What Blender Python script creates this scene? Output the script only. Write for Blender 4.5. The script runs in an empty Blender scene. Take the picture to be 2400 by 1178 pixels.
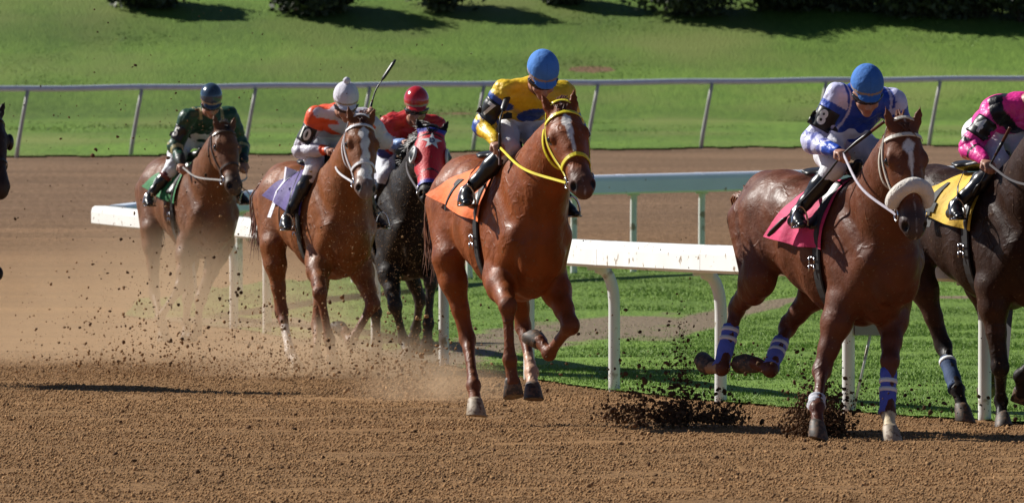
import bpy, math, random
import numpy as np
from mathutils import Vector, Matrix
from mathutils.bvhtree import BVHTree
random.seed(7); rng = np.random.default_rng(7)
sc = bpy.context.scene
col = sc.collection
# ------------------------------------------------------------------ camera
FPX = 19400.0; CAMZ = 4.6; PITCH = math.atan(916/FPX)
cam = bpy.data.objects.new('camera', bpy.data.cameras.new('camera')); col.objects.link(cam)
cam.location = (0, 0, CAMZ); cam.rotation_euler = (math.pi/2-PITCH, 0, 0)
cam.data.sensor_width = 36; cam.data.lens = FPX/2400*36
cam.data.clip_start = 1; cam.data.clip_end = 3000
cam.data.dof.use_dof = True; cam.data.dof.focus_distance = 52; cam.data.dof.aperture_fstop = 11
sc.camera = cam
# ------------------------------------------------------------------ world, sun
SUN_EL = math.radians(36); SUN_AZ = math.atan2(-0.88, 0.47)      # azimuth of the sun from +Y towards +X
w = bpy.data.worlds.new('World'); sc.world = w; w.use_nodes = True
nt = w.node_tree; sky = nt.nodes.new('ShaderNodeTexSky'); sky.sky_type = 'NISHITA'; sky.sun_disc = False
sky.sun_elevation = SUN_EL; sky.sun_rotation = SUN_AZ; sky.air_density = 0.6; sky.dust_density = 0.1; sky.altitude = 3500
nt.links.new(sky.outputs[0], nt.nodes['Background'].inputs[0]); nt.nodes['Background'].inputs[1].default_value = 0.065
sun = bpy.data.objects.new('sun', bpy.data.lights.new('sun', 'SUN')); col.objects.link(sun)
sun.data.energy = 5.0; sun.data.angle = math.radians(0.55); sun.data.color = (1, 0.965, 0.90)
sdir = Vector((math.sin(SUN_AZ)*math.cos(SUN_EL), math.cos(SUN_AZ)*math.cos(SUN_EL), math.sin(SUN_EL)))
sun.rotation_euler = (-sdir).to_track_quat('-Z', 'Y').to_euler(); sun.location = (-30, 70, 40)
sc.view_settings.view_transform = 'Standard'; sc.view_settings.look = 'None'
sc.view_settings.exposure = 0.42; sc.view_settings.gamma = 1.0
sc.cycles.use_denoising = True; sc.cycles.max_bounces = 6; sc.cycles.diffuse_bounces = 2; sc.cycles.volume_bounces = 1
sc.cycles.volume_step_rate = 2.0; sc.cycles.volume_max_steps = 128

# ------------------------------------------------------------------ projection helpers
_f = np.array([0, math.cos(PITCH), -math.sin(PITCH)]); _u = np.array([0, math.sin(PITCH), math.cos(PITCH)])
CAM = np.array([0, 0, CAMZ])
def ray(px, py):
    r = _f*FPX + np.array([1., 0, 0])*(px-1200) + _u*(589-py)
    return r/np.linalg.norm(r)
def gz(Y):                                     # height of the ground at depth Y
    t = 2.84-0.0349*np.asarray(Y, float)
    z = .5*(t+np.sqrt(t*t+.006))
    b = np.maximum(np.asarray(Y, float)-146, 0)
    b = np.minimum(b, 30)
    return z + 0.25*b*b/(b+8)
def onground(px, py):
    lo, hi = 20., 600.
    r = ray(px, py)
    for _ in range(60):
        m = (lo+hi)/2; t = m/r[1]; z = CAMZ+r[2]*t
        if z > gz(m): lo = m
        else: hi = m
    return np.array([r[0]*lo/r[1], lo, float(gz(lo))])
def V3(*a): return np.array(a, float)
def nrm(v): v = np.asarray(v, float); return v/max(np.linalg.norm(v), 1e-9)

# ------------------------------------------------------------------ materials
def mat(name, rgb=(.5, .5, .5), rough=.6, spec=.5, metal=0, attr=False, var=.12, vscale=12, bump=0, bscale=60, sheen=0, coat=0, stretch=None, dirt=None, rvar=0, relief=None, island=0):
    m = bpy.data.materials.new(name); m.use_nodes = True
    n = m.node_tree.nodes; l = m.node_tree.links; b = n['Principled BSDF']
    b.inputs['Roughness'].default_value = rough; b.inputs['Metallic'].default_value = metal
    b.inputs['Specular IOR Level'].default_value = spec
    b.inputs['Sheen Weight'].default_value = sheen; b.inputs['Coat Weight'].default_value = coat
    tc = n.new('ShaderNodeTexCoord'); src = tc.outputs['Object']
    if stretch:
        mp = n.new('ShaderNodeMapping'); mp.inputs['Scale'].default_value = stretch; l.new(src, mp.inputs[0]); src = mp.outputs[0]
    nz = n.new('ShaderNodeTexNoise'); nz.inputs['Scale'].default_value = vscale; nz.inputs['Detail'].default_value = 5; l.new(src, nz.inputs['Vector'])
    mr = n.new('ShaderNodeMapRange'); mr.inputs['From Min'].default_value = .25; mr.inputs['From Max'].default_value = .75
    mr.inputs['To Min'].default_value = 1-var; mr.inputs['To Max'].default_value = 1+var; l.new(nz.outputs[0], mr.inputs[0])
    mx = n.new('ShaderNodeVectorMath'); mx.operation = 'SCALE'; l.new(mr.outputs[0], mx.inputs['Scale'])
    if attr:
        a = n.new('ShaderNodeAttribute'); a.attribute_name = 'col'; l.new(a.outputs['Color'], mx.inputs[0])
    else: mx.inputs[0].default_value = rgb
    out = mx.outputs[0]
    if island:                                   # every lump its own tone
        ge = n.new('ShaderNodeNewGeometry'); ir = n.new('ShaderNodeMapRange'); ir.inputs['To Min'].default_value = 1-island; ir.inputs['To Max'].default_value = 1+island; l.new(ge.outputs['Random Per Island'], ir.inputs[0])
        ix = n.new('ShaderNodeVectorMath'); ix.operation = 'SCALE'; l.new(out, ix.inputs[0]); l.new(ir.outputs[0], ix.inputs['Scale']); out = ix.outputs[0]
    if dirt:                                   # mud spatter: (amount threshold, colour, scale)
        n2 = n.new('ShaderNodeTexNoise'); n2.inputs['Scale'].default_value = dirt[2]; n2.inputs['Detail'].default_value = 6; l.new(tc.outputs['Object'], n2.inputs['Vector'])
        r2 = n.new('ShaderNodeMapRange'); r2.inputs['From Min'].default_value = dirt[0]; r2.inputs['From Max'].default_value = dirt[0]+.06; l.new(n2.outputs[0], r2.inputs[0])
        m2 = n.new('ShaderNodeMix'); m2.data_type = 'RGBA'; l.new(r2.outputs[0], m2.inputs[0]); l.new(out, m2.inputs[6]); m2.inputs[7].default_value = (*dirt[1], 1); out = m2.outputs[2]
    l.new(out, b.inputs['Base Color'])
    if bump:
        nb = n.new('ShaderNodeTexNoise'); nb.inputs['Scale'].default_value = bscale; nb.inputs['Detail'].default_value = 4; l.new(src, nb.inputs['Vector'])
        bp = n.new('ShaderNodeBump'); bp.inputs['Strength'].default_value = 1; bp.inputs['Distance'].default_value = bump
        l.new(nb.outputs[0], bp.inputs['Height']); l.new(bp.outputs[0], b.inputs['Normal'])
        if relief:                               # broad relief (muscle, sinew) under the fine grain
            n4 = n.new('ShaderNodeTexNoise'); n4.inputs['Scale'].default_value = relief[1]; n4.inputs['Detail'].default_value = 2.5; n4.inputs['Distortion'].default_value = .8; l.new(src, n4.inputs['Vector'])
            b2 = n.new('ShaderNodeBump'); b2.inputs['Distance'].default_value = relief[0]; l.new(n4.outputs[0], b2.inputs['Height']); l.new(b2.outputs[0], bp.inputs['Normal'])
            # veins under the skin: warped cell edges, only in places
            wz = n.new('ShaderNodeTexNoise'); wz.inputs['Scale'].default_value = 4; wz.inputs['Detail'].default_value = 3; l.new(src, wz.inputs['Vector'])
            wa = n.new('ShaderNodeVectorMath'); wa.operation = 'MULTIPLY_ADD'; l.new(wz.outputs['Color'], wa.inputs[0]); wa.inputs[1].default_value = (.5, .5, .5); l.new(src, wa.inputs[2])
            vo = n.new('ShaderNodeTexVoronoi'); vo.feature = 'DISTANCE_TO_EDGE'; vo.inputs['Scale'].default_value = 4.2; l.new(wa.outputs[0], vo.inputs['Vector'])
            vr = n.new('ShaderNodeMapRange'); vr.interpolation_type = 'SMOOTHSTEP'; vr.inputs['From Min'].default_value = .0; vr.inputs['From Max'].default_value = .085; vr.inputs['To Min'].default_value = 1; vr.inputs['To Max'].default_value = 0; l.new(vo.outputs['Distance'], vr.inputs[0])
            vm = n.new('ShaderNodeMapRange'); vm.inputs['From Min'].default_value = .45; vm.inputs['From Max'].default_value = .6; l.new(n4.outputs[0], vm.inputs[0])
            vx = n.new('ShaderNodeMath'); vx.operation = 'MULTIPLY'; l.new(vr.outputs[0], vx.inputs[0]); l.new(vm.outputs[0], vx.inputs[1])
            b3 = n.new('ShaderNodeBump'); b3.inputs['Distance'].default_value = .0022; l.new(vx.outputs[0], b3.inputs['Height']); l.new(b3.outputs[0], b2.inputs['Normal'])
    if rvar:
        n5 = n.new('ShaderNodeTexNoise'); n5.inputs['Scale'].default_value = 16; n5.inputs['Detail'].default_value = 6; l.new(src, n5.inputs['Vector'])
        r5 = n.new('ShaderNodeMapRange'); r5.inputs['From Min'].default_value = .3; r5.inputs['From Max'].default_value = .7; r5.inputs['To Min'].default_value = rough-rvar; r5.inputs['To Max'].default_value = rough+rvar; l.new(n5.outputs[0], r5.inputs[0]); l.new(r5.outputs[0], b.inputs['Roughness'])
    return m
DIRT = (.20, .115, .062)
M = dict(
 coat=mat('coat', attr=True, rough=.50, spec=.25, var=.28, vscale=8, bump=.0022, bscale=60, dirt=(.64, (.17, .105, .06), 60), rvar=.14, relief=(.012, 6.5)),
 darkcoat=mat('dark_coat', attr=True, rough=.50, spec=.16, var=.25, vscale=11, bump=.0022, bscale=60, dirt=(.64, (.13, .085, .055), 60), rvar=.12, relief=(.010, 6.5)),
 silk=mat('silk', attr=True, rough=.42, spec=.4, var=.08, vscale=20, bump=.010, bscale=24, dirt=(.70, (.2, .13, .08), 60)),
 skin=mat('skin', attr=True, rough=.5, var=.06, bump=.001),
 breech=mat('breeches_cloth', (.76, .76, .80), .6, var=.08, bump=.01, bscale=18, dirt=(.66, (.3, .2, .13), 50)),
 boot=mat('boot_leather', (.012, .012, .014), .28, .5, var=.3),
 black=mat('black_leather', (.012, .011, .011), .4, .5, var=.3),
 brown=mat('brown_leather', (.10, .03, .015), .4, .5, var=.3),
 metal=mat('stirrup_metal', (.6, .6, .62), .25, metal=1),
 eye=mat('eye_dark', (.006, .004, .003), .08, .8),
 hoof=mat('hoof_horn', (.05, .035, .025), .6, var=.5, vscale=30, dirt=(.5, (.14, .08, .045), 40)),
 hoofpale=mat('pale_hoof_horn', (.34, .27, .19), .6, var=.4, vscale=30, dirt=(.55, (.16, .09, .05), 40)),
 white=mat('white_rail_paint', (.84, .84, .80), .45, .4, var=.06, vscale=3, dirt=(.64, (.30, .22, .15), 14)),
 whiteshade=mat('skylit_white_rail_paint', (.76, .85, .97), .4, .4, var=.05, vscale=3, dirt=(.68, (.30, .22, .15), 14)),  # white paint tinted blue to imitate skylight on the far rail's shaded face
 post=mat('white_post_paint', (.74, .74, .70), .5, .4, var=.1, vscale=3, dirt=(.6, (.34, .27, .19), 6)),
 alu=mat('pale_painted_pipe', (.62, .67, .76), .4, .5, metal=0, var=.1),
 greypost=mat('grey_post_paint', (.46, .44, .42), .55, .3, var=.1),
 greybox=mat('grey_box_metal', (.25, .28, .27), .5, var=.1),
 clod=mat('dark_soil', (.105, .058, .030), .95, .1, var=.4, vscale=25, island=.4),
 clod2=mat('track_soil', (.32, .185, .088), .95, .1, var=.3, vscale=20, island=.28),
)
def plain(name, rgb, rough=.5, spec=.5, **k): return mat(name, rgb, rough, spec, **k)

# ------------------------------------------------------------------ mesh helpers
def tag(o, label=None, cat=None, group=None, kind=None):
    if label: o['label'] = label
    if cat: o['category'] = cat
    if group: o['group'] = group
    if kind: o['kind'] = kind
    return o
def obj(name, V, F, m, parent=None, smooth=True, colr=None):
    me = bpy.data.meshes.new(name)
    V = np.asarray(V, np.float32)
    if isinstance(F, np.ndarray):
        k = F.shape[1]; me.vertices.add(len(V)); me.vertices.foreach_set('co', V.ravel())
        me.loops.add(F.size); me.loops.foreach_set('vertex_index', F.astype(np.int32).ravel())
        me.polygons.add(len(F)); me.polygons.foreach_set('loop_start', np.arange(0, F.size, k, dtype=np.int32))
        me.polygons.foreach_set('loop_total', np.full(len(F), k, np.int32)); me.update(calc_edges=True)
    else:
        me.from_pydata([tuple(map(float, v)) for v in V], [], [tuple(f) for f in F]); me.update()
    if smooth: me.polygons.foreach_set('use_smooth', np.ones(len(me.polygons), bool))
    if colr is not None:
        a = me.color_attributes.new('col', 'FLOAT_COLOR', 'POINT')
        c = np.ones((len(V), 4), np.float32); c[:, :3] = np.clip(colr, 0, 1); a.data.foreach_set('color', c.ravel())
    me.materials.append(m)
    o = bpy.data.objects.new(name, me); col.objects.link(o)
    if parent: o.parent = parent
    return o
def empty(name, loc, rz=0):
    o = bpy.data.objects.new(name, None); col.objects.link(o); o.location = loc; o.rotation_euler = (0, 0, rz)
    o.empty_display_size = .2; return o
class MB:                                       # collects geometry of ONE part
    def __init__(s): s.v = []; s.f = []
    def add(s, V, F):
        b = len(s.v); s.v += [tuple(map(float, v)) for v in V]; s.f += [tuple(i+b for i in f) for f in F]
    def tube(s, P, R, n=10, cap=True, flat=None):
        P = [np.asarray(p, float) for p in P]; R = [R]*len(P) if np.isscalar(R) else list(R)
        V = []; prev = None
        for i, p in enumerate(P):
            t = nrm(P[min(i+1, len(P)-1)]-P[max(i-1, 0)])
            if prev is None:
                a = V3(0, 0, 1) if abs(t[2]) < .9 else V3(1, 0, 0); u = nrm(np.cross(t, a))
            else: u = nrm(prev-t*np.dot(prev, t))
            prev = u; v = np.cross(t, u)
            for k in range(n):
                an = 2*math.pi*k/n; V.append(p+R[i]*(u*math.cos(an)+v*math.sin(an)*(flat or 1)))
        F = [(i*n+k, i*n+(k+1) % n, (i+1)*n+(k+1) % n, (i+1)*n+k) for i in range(len(P)-1) for k in range(n)]
        if cap: F += [tuple(range(n))[::-1], tuple((len(P)-1)*n+k for k in range(n))]
        s.add(V, F); return s
    def ribbon(s, P, N, w, th=.005):
        P = [np.asarray(p, float) for p in P]; V = []; n = len(P)
        for i, p in enumerate(P):
            t = nrm(P[min(i+1, n-1)]-P[max(i-1, 0)]); nn = nrm(N[i]); d = nrm(np.cross(t, nn))
            ww = w if np.isscalar(w) else w[i]
            for a, b in ((-1, 0), (-.8, 1), (.8, 1), (1, 0)): V.append(p+d*a*ww/2+nn*b*th)
        F = [(i*4+k, i*4+(k+1) % 4, (i+1)*4+(k+1) % 4, (i+1)*4+k) for i in range(n-1) for k in range(4)]
        F += [(3, 2, 1, 0), tuple((n-1)*4+k for k in range(4))]
        s.add(V, F); return s
    def ball(s, c, r, n=14, m=9):
        r = V3(r, r, r) if np.isscalar(r) else np.asarray(r, float); V = [c+V3(0, 0, 1)*r]
        for i in range(1, m):
            a = math.pi*i/m
            for k in range(n): b = 2*math.pi*k/n; V.append(c+r*V3(math.sin(a)*math.cos(b), math.sin(a)*math.sin(b), math.cos(a)))
        V.append(c-V3(0, 0, 1)*r); F = [(0, 1+k, 1+(k+1) % n) for k in range(n)]
        F += [(1+i*n+k, 1+(i+1)*n+k, 1+(i+1)*n+(k+1) % n, 1+i*n+(k+1) % n) for i in range(m-2) for k in range(n)]
        L = len(V)-1; F += [(L, 1+(m-2)*n+(k+1) % n, 1+(m-2)*n+k) for k in range(n)]
        s.add(V, F); return s
    def box(s, lo, hi):
        x0, y0, z0 = lo; x1, y1, z1 = hi
        s.add([(x0,y0,z0),(x1,y0,z0),(x1,y1,z0),(x0,y1,z0),(x0,y0,z1),(x1,y0,z1),(x1,y1,z1),(x0,y1,z1)],
              [(0,3,2,1),(4,5,6,7),(0,1,5,4),(1,2,6,5),(2,3,7,6),(3,0,4,7)]); return s
    def build(s, name, m, parent=None, smooth=True): return obj(name, s.v, s.f, m, parent, smooth)
def curve(P, n=40):                             # Catmull-Rom through points
    P = [np.asarray(p, float) for p in P]; P = [2*P[0]-P[1]]+P+[2*P[-1]-P[-2]]; out = []
    m = len(P)-3
    for i in range(n):
        g = i/(n-1)*m; k = min(int(g), m-1); t = g-k; a, b, c, d = P[k:k+4]
        out.append(.5*((2*b)+(-a+c)*t+(2*a-5*b+4*c-d)*t*t+(-a+3*b-3*c+d)*t**3))
    return out

# ------------------------------------------------------------------ smooth solids: signed field + surface nets
class Field:
    def __init__(s, lo, hi, h):
        s.lo = np.asarray(lo, float); s.h = h; s.n = np.ceil((np.asarray(hi)-s.lo)/h).astype(int)+1
        s.F = np.full(s.n, .3, np.float32)
        s.ax = [(s.lo[i]+np.arange(s.n[i])*h).astype(np.float32) for i in range(3)]
    def sub(s, lo, hi):
        a = np.clip(np.floor((lo-s.lo)/s.h).astype(int), 0, s.n-1); b = np.clip(np.ceil((hi-s.lo)/s.h).astype(int)+1, 1, s.n)
        sl = tuple(slice(a[i], b[i]) for i in range(3))
        X = s.ax[0][sl[0]][:, None, None]; Y = s.ax[1][sl[1]][None, :, None]; Z = s.ax[2][sl[2]][None, None, :]
        return sl, X, Y, Z
    def comb(s, sl, d, k, sub=False):
        A = s.F[sl]
        if sub: d = -d; h = np.maximum(k-np.abs(A-d), 0)/k; s.F[sl] = np.maximum(A, d)+h*h*k*.25
        else: h = np.maximum(k-np.abs(A-d), 0)/k; s.F[sl] = np.minimum(A, d)-h*h*k*.25
    def seg(s, a, b, ra, rb, side=None, k=.03, sub=False):
        a = np.asarray(a, float); b = np.asarray(b, float)
        ra = (ra, ra) if np.isscalar(ra) else ra; rb = (rb, rb) if np.isscalar(rb) else rb
        d = b-a; L = max(np.linalg.norm(d), 1e-6); t = d/L
        if side is None: side = V3(0, 1, 0) if abs(t[1]) < .8 else V3(1, 0, 0)
        u = nrm(np.asarray(side, float)-t*np.dot(side, t)); v = np.cross(t, u)
        R = max(*ra, *rb)+k+s.h*2
        sl, X, Y, Z = s.sub(np.minimum(a, b)-R, np.maximum(a, b)+R)
        if 0 in s.F[sl].shape: return
        X = X-a[0]; Y = Y-a[1]; Z = Z-a[2]
        w = X*t[0]+Y*t[1]+Z*t[2]; tt = np.clip(w/L, 0, 1); ex = w-tt*L
        pu = X*u[0]+Y*u[1]+Z*u[2]; pv = X*v[0]+Y*v[1]+Z*v[2]
        ru = ra[0]+(rb[0]-ra[0])*tt; rv = ra[1]+(rb[1]-ra[1])*tt; rm = np.minimum(ru, rv)
        D = (np.sqrt((pu/ru)**2+(pv/rv)**2+(ex/rm)**2)-1)*rm
        s.comb(sl, D.astype(np.float32), k, sub)
    def chain(s, pts, side=None, k=.03):        # pts: (point, ru, rv)
        for (p, a, b), (q, c, d) in zip(pts[:-1], pts[1:]): s.seg(p, q, (a, b), (c, d), side, k)
    def ell(s, c, r, ax=None, k=.03, sub=False):
        c = np.asarray(c, float); r = np.asarray(r, float); R = r.max()+k+s.h*2
        sl, X, Y, Z = s.sub(c-R, c+R)
        if 0 in s.F[sl].shape: return
        X = X-c[0]; Y = Y-c[1]; Z = Z-c[2]
        if ax is None: ax = np.eye(3)
        q = 0
        for i in range(3): q = q+((X*ax[i][0]+Y*ax[i][1]+Z*ax[i][2])/r[i])**2
        s.comb(sl, ((np.sqrt(q)-1)*r.min()).astype(np.float32), k, sub)
    def mesh(s):
        F = s.F; F[0] = F[-1] = .3; F[:, 0] = F[:, -1] = .3; F[:, :, 0] = F[:, :, -1] = .3
        I = F < 0; n = s.n
        C = np.zeros(n-1, np.int8)
        off = [(i, j, k) for i in (0, 1) for j in (0, 1) for k in (0, 1)]
        for o in off: C += I[o[0]:n[0]-1+o[0], o[1]:n[1]-1+o[1], o[2]:n[2]-1+o[2]]
        mixed = (C > 0) & (C < 8); cells = np.argwhere(mixed); idx = np.full(n-1, -1, np.int32); idx[mixed] = np.arange(len(cells))
        S = np.zeros((len(cells), 3)); cnt = np.zeros(len(cells))
        for a in off:
            for ax in range(3):
                if a[ax]: continue
                b = list(a); b[ax] = 1
                fa = F[cells[:, 0]+a[0], cells[:, 1]+a[1], cells[:, 2]+a[2]]; fb = F[cells[:, 0]+b[0], cells[:, 1]+b[1], cells[:, 2]+b[2]]
                m = (fa < 0) != (fb < 0); t = np.where(m, fa/np.where(m, fa-fb, 1), 0)
                p = np.array(a, float)[None, :].repeat(len(cells), 0); p[:, ax] += t
                S += p*m[:, None]; cnt += m
        V = s.lo+(cells+S/cnt[:, None])*s.h
        Q = []
        for ax in range(3):
            o1, o2 = [(1, 2), (2, 0), (0, 1)][ax]
            sa = [slice(None)]*3; sb = [slice(None)]*3; sa[ax] = slice(0, -1); sb[ax] = slice(1, None)
            A = I[tuple(sa)]; B = I[tuple(sb)]; E = np.argwhere(A != B); 
            E = E[(E[:, o1] > 0) & (E[:, o2] > 0) & (E[:, o1] < n[o1]-1) & (E[:, o2] < n[o2]-1)]
            ins = A[E[:, 0], E[:, 1], E[:, 2]]
            def g(d1, d2):
                e = E.copy(); e[:, o1] += d1; e[:, o2] += d2; return idx[e[:, 0], e[:, 1], e[:, 2]]
            q = np.stack([g(-1, -1), g(0, -1), g(0, 0), g(-1, 0)], 1)
            q[~ins] = q[~ins][:, ::-1]; Q.append(q)
        return V, np.concatenate(Q)
def vnormals(V, Q):
    N = np.cross(V[Q[:, 2]]-V[Q[:, 0]], V[Q[:, 3]]-V[Q[:, 1]]); R = np.zeros_like(V)
    for k in range(4): np.add.at(R, Q[:, k], N)
    return R/np.maximum(np.linalg.norm(R, axis=1, keepdims=True), 1e-9)
def relax(V, Q, it=2, lam=.5):
    for _ in range(it):
        S = np.zeros_like(V); c = np.zeros(len(V))
        for k in range(4):
            np.add.at(S, Q[:, k], V[Q[:, (k+1) % 4]]+V[Q[:, (k+3) % 4]]); np.add.at(c, Q[:, k], 2)
        V = V+(S/c[:, None]-V)*lam
    return V
def folds(V, seed, amp, freq):
    r = np.random.default_rng(seed); out = np.zeros(len(V))
    W = V+.03*np.sin(V[:, [1, 2, 0]]*11+seed)
    for i in range(4):
        d = nrm(r.normal(size=3))*freq*r.uniform(.6, 1.7); w_ = .5+.5*np.sin(V@(nrm(r.normal(size=3))*9)+r.uniform(0, 6))
        out += (np.sqrt(np.abs(np.sin(W@d+r.uniform(0, 6))))-.75)*w_
    return out*amp/1.3
def segp(V, a, b):
    d = b-a; t = np.clip((V-a)@d/np.dot(d, d), 0, 1); return t, np.linalg.norm(V-(a+t[:, None]*d), axis=1)
def mixc(C, m, rgb):
    m = np.clip(m, 0, 1)[:, None]; C[:] = C*(1-m)+np.array(rgb)*m
def sm(x, a, b): t = np.clip((x-a)/(b-a), 0, 1); return t*t*(3-2*t)
def text_mesh(txt, size):
    c = bpy.data.curves.new('t', 'FONT'); c.body = txt; c.size = size; c.align_x = 'CENTER'; c.align_y = 'CENTER'; c.offset = size*.035
    o = bpy.data.objects.new('t', c); col.objects.link(o); dg = bpy.context.evaluated_depsgraph_get(); dg.update()
    me = bpy.data.meshes.new_from_object(o.evaluated_get(dg)); V = np.array([v.co[:] for v in me.vertices]); F = [tuple(p.vertices) for p in me.polygons]
    bpy.data.objects.remove(o); bpy.data.curves.remove(c); bpy.data.meshes.remove(me)
    return V, F
def subdiv(V, F, n=2):                          # split triangles so that a numeral follows a curved surface
    V = [tuple(v) for v in V]; T = []
    for f in F:
        for i in range(1, len(f)-1): T.append((f[0], f[i], f[i+1]))
    for _ in range(n):
        mid = {}; NT = []
        def m(a, b):
            k = (min(a, b), max(a, b))
            if k not in mid: V.append(tuple((np.array(V[a])+np.array(V[b]))/2)); mid[k] = len(V)-1
            return mid[k]
        for a, b, c in T:
            x, y, z = m(a, b), m(b, c), m(c, a); NT += [(a, x, z), (x, b, y), (z, y, c), (x, y, z)]
        T = NT
    return np.array(V), T
def patch_pts(bvh, O, ex, ey, P2, off):         # lay flat 2-d points on a surface seen along -n
    n = nrm(np.cross(ex, ey)); out = []
    for x, y in P2:
        p = O+ex*x+ey*y
        h = bvh.ray_cast(Vector(p+n*.09), Vector(-n), .3)
        out.append((np.array(h[0]) if h[0] else p)+n*off)
    return out
def decal(name, txt, size, bvh, O, ex, ey, off, m, parent, narrow=.8):
    V, F = text_mesh(txt, size); V, F = subdiv(V, F, 2)
    P = patch_pts(bvh, O, ex, ey, [(v[0]*narrow, v[1]) for v in V], off); n = nrm(np.cross(ex, ey))
    # shallow solid: front sheet and back sheet
    nv = len(P); W = P+[p-n*.004 for p in P]; G = list(F)+[tuple(i+nv for i in f[::-1]) for f in F]
    return obj(name, W, G, m, parent, False)
def sheet(name, bvh, O, ex, ey, w, h, off, m, parent, nx=14, ny=14, th=.006, shape=None):
    n = nrm(np.cross(ex, ey)); P2 = []
    for j in range(ny+1):
        for i in range(nx+1):
            u, v = i/nx-.5, j/ny-.5
            if shape: u, v = shape(u, v)
            P2.append((u*w, v*h))
    P = patch_pts(bvh, O, ex, ey, P2, off); nv = len(P); W = P+[p-n*th for p in P]
    F = [(j*(nx+1)+i, j*(nx+1)+i+1, (j+1)*(nx+1)+i+1, (j+1)*(nx+1)+i) for j in range(ny) for i in range(nx)]
    rim = [i for i in range(nx)]+[j*(nx+1)+nx for j in range(ny)]+[ny*(nx+1)+i for i in range(nx, 0, -1)]+[j*(nx+1) for j in range(ny, 0, -1)]
    G = F+[tuple(i+nv for i in f[::-1]) for f in F]+[(a, a+nv, b+nv, b) for a, b in zip(rim, rim[1:]+rim[:1])]
    return obj(name, W, G, m, parent)

# ------------------------------------------------------------------ horses
class Rig:                                      # local frame of a galloping pair: x forward, y to the horse's left, z up
    def __init__(s, px, scale, head_deg, lift=0.0, ax=.5):
        Y = FPX/scale; X = (px-1200)/scale; a = math.radians(head_deg)
        s.h = V3(math.sin(a), -math.cos(a), 0); s.l = V3(math.cos(a), math.sin(a), 0)
        s.rz = math.atan2(s.h[1], s.h[0])
        o = V3(X, Y, 0)-s.h*ax; s.o = V3(o[0], o[1], float(gz(Y)))
        s.lift = lift
        s.R = np.array([s.h, s.l, [0, 0, 1]])   # world -> local rows
    def loc(s, w): return s.R@(np.asarray(w)-s.o)
    def wor(s, p): return s.o+p[0]*s.h+p[1]*s.l+V3(0, 0, p[2])
    def at(s, px, py, lx):                      # the point seen at a pixel, at a known distance along the horse
        c = s.loc(CAM); r = s.R@ray(px, py); t = (lx-c[0])/r[0]; return c+r*t
    def reach(s, par, L, px, py, sign):         # joint on the pixel's line of sight, one bone length from its parent
        c = s.loc(CAM); r = s.R@ray(px, py); t0 = np.dot(par-c, r); q = c+r*t0; d = np.linalg.norm(q-par)
        if d >= L: return q
        return q-r*sign*math.sqrt(L*L-d*d)
    def px(s, p):
        w = s.wor(p); d = w-CAM; D = np.dot(d, _f); return 1200+FPX*d[0]/D, 589-FPX*np.dot(d, _u)/D

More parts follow.
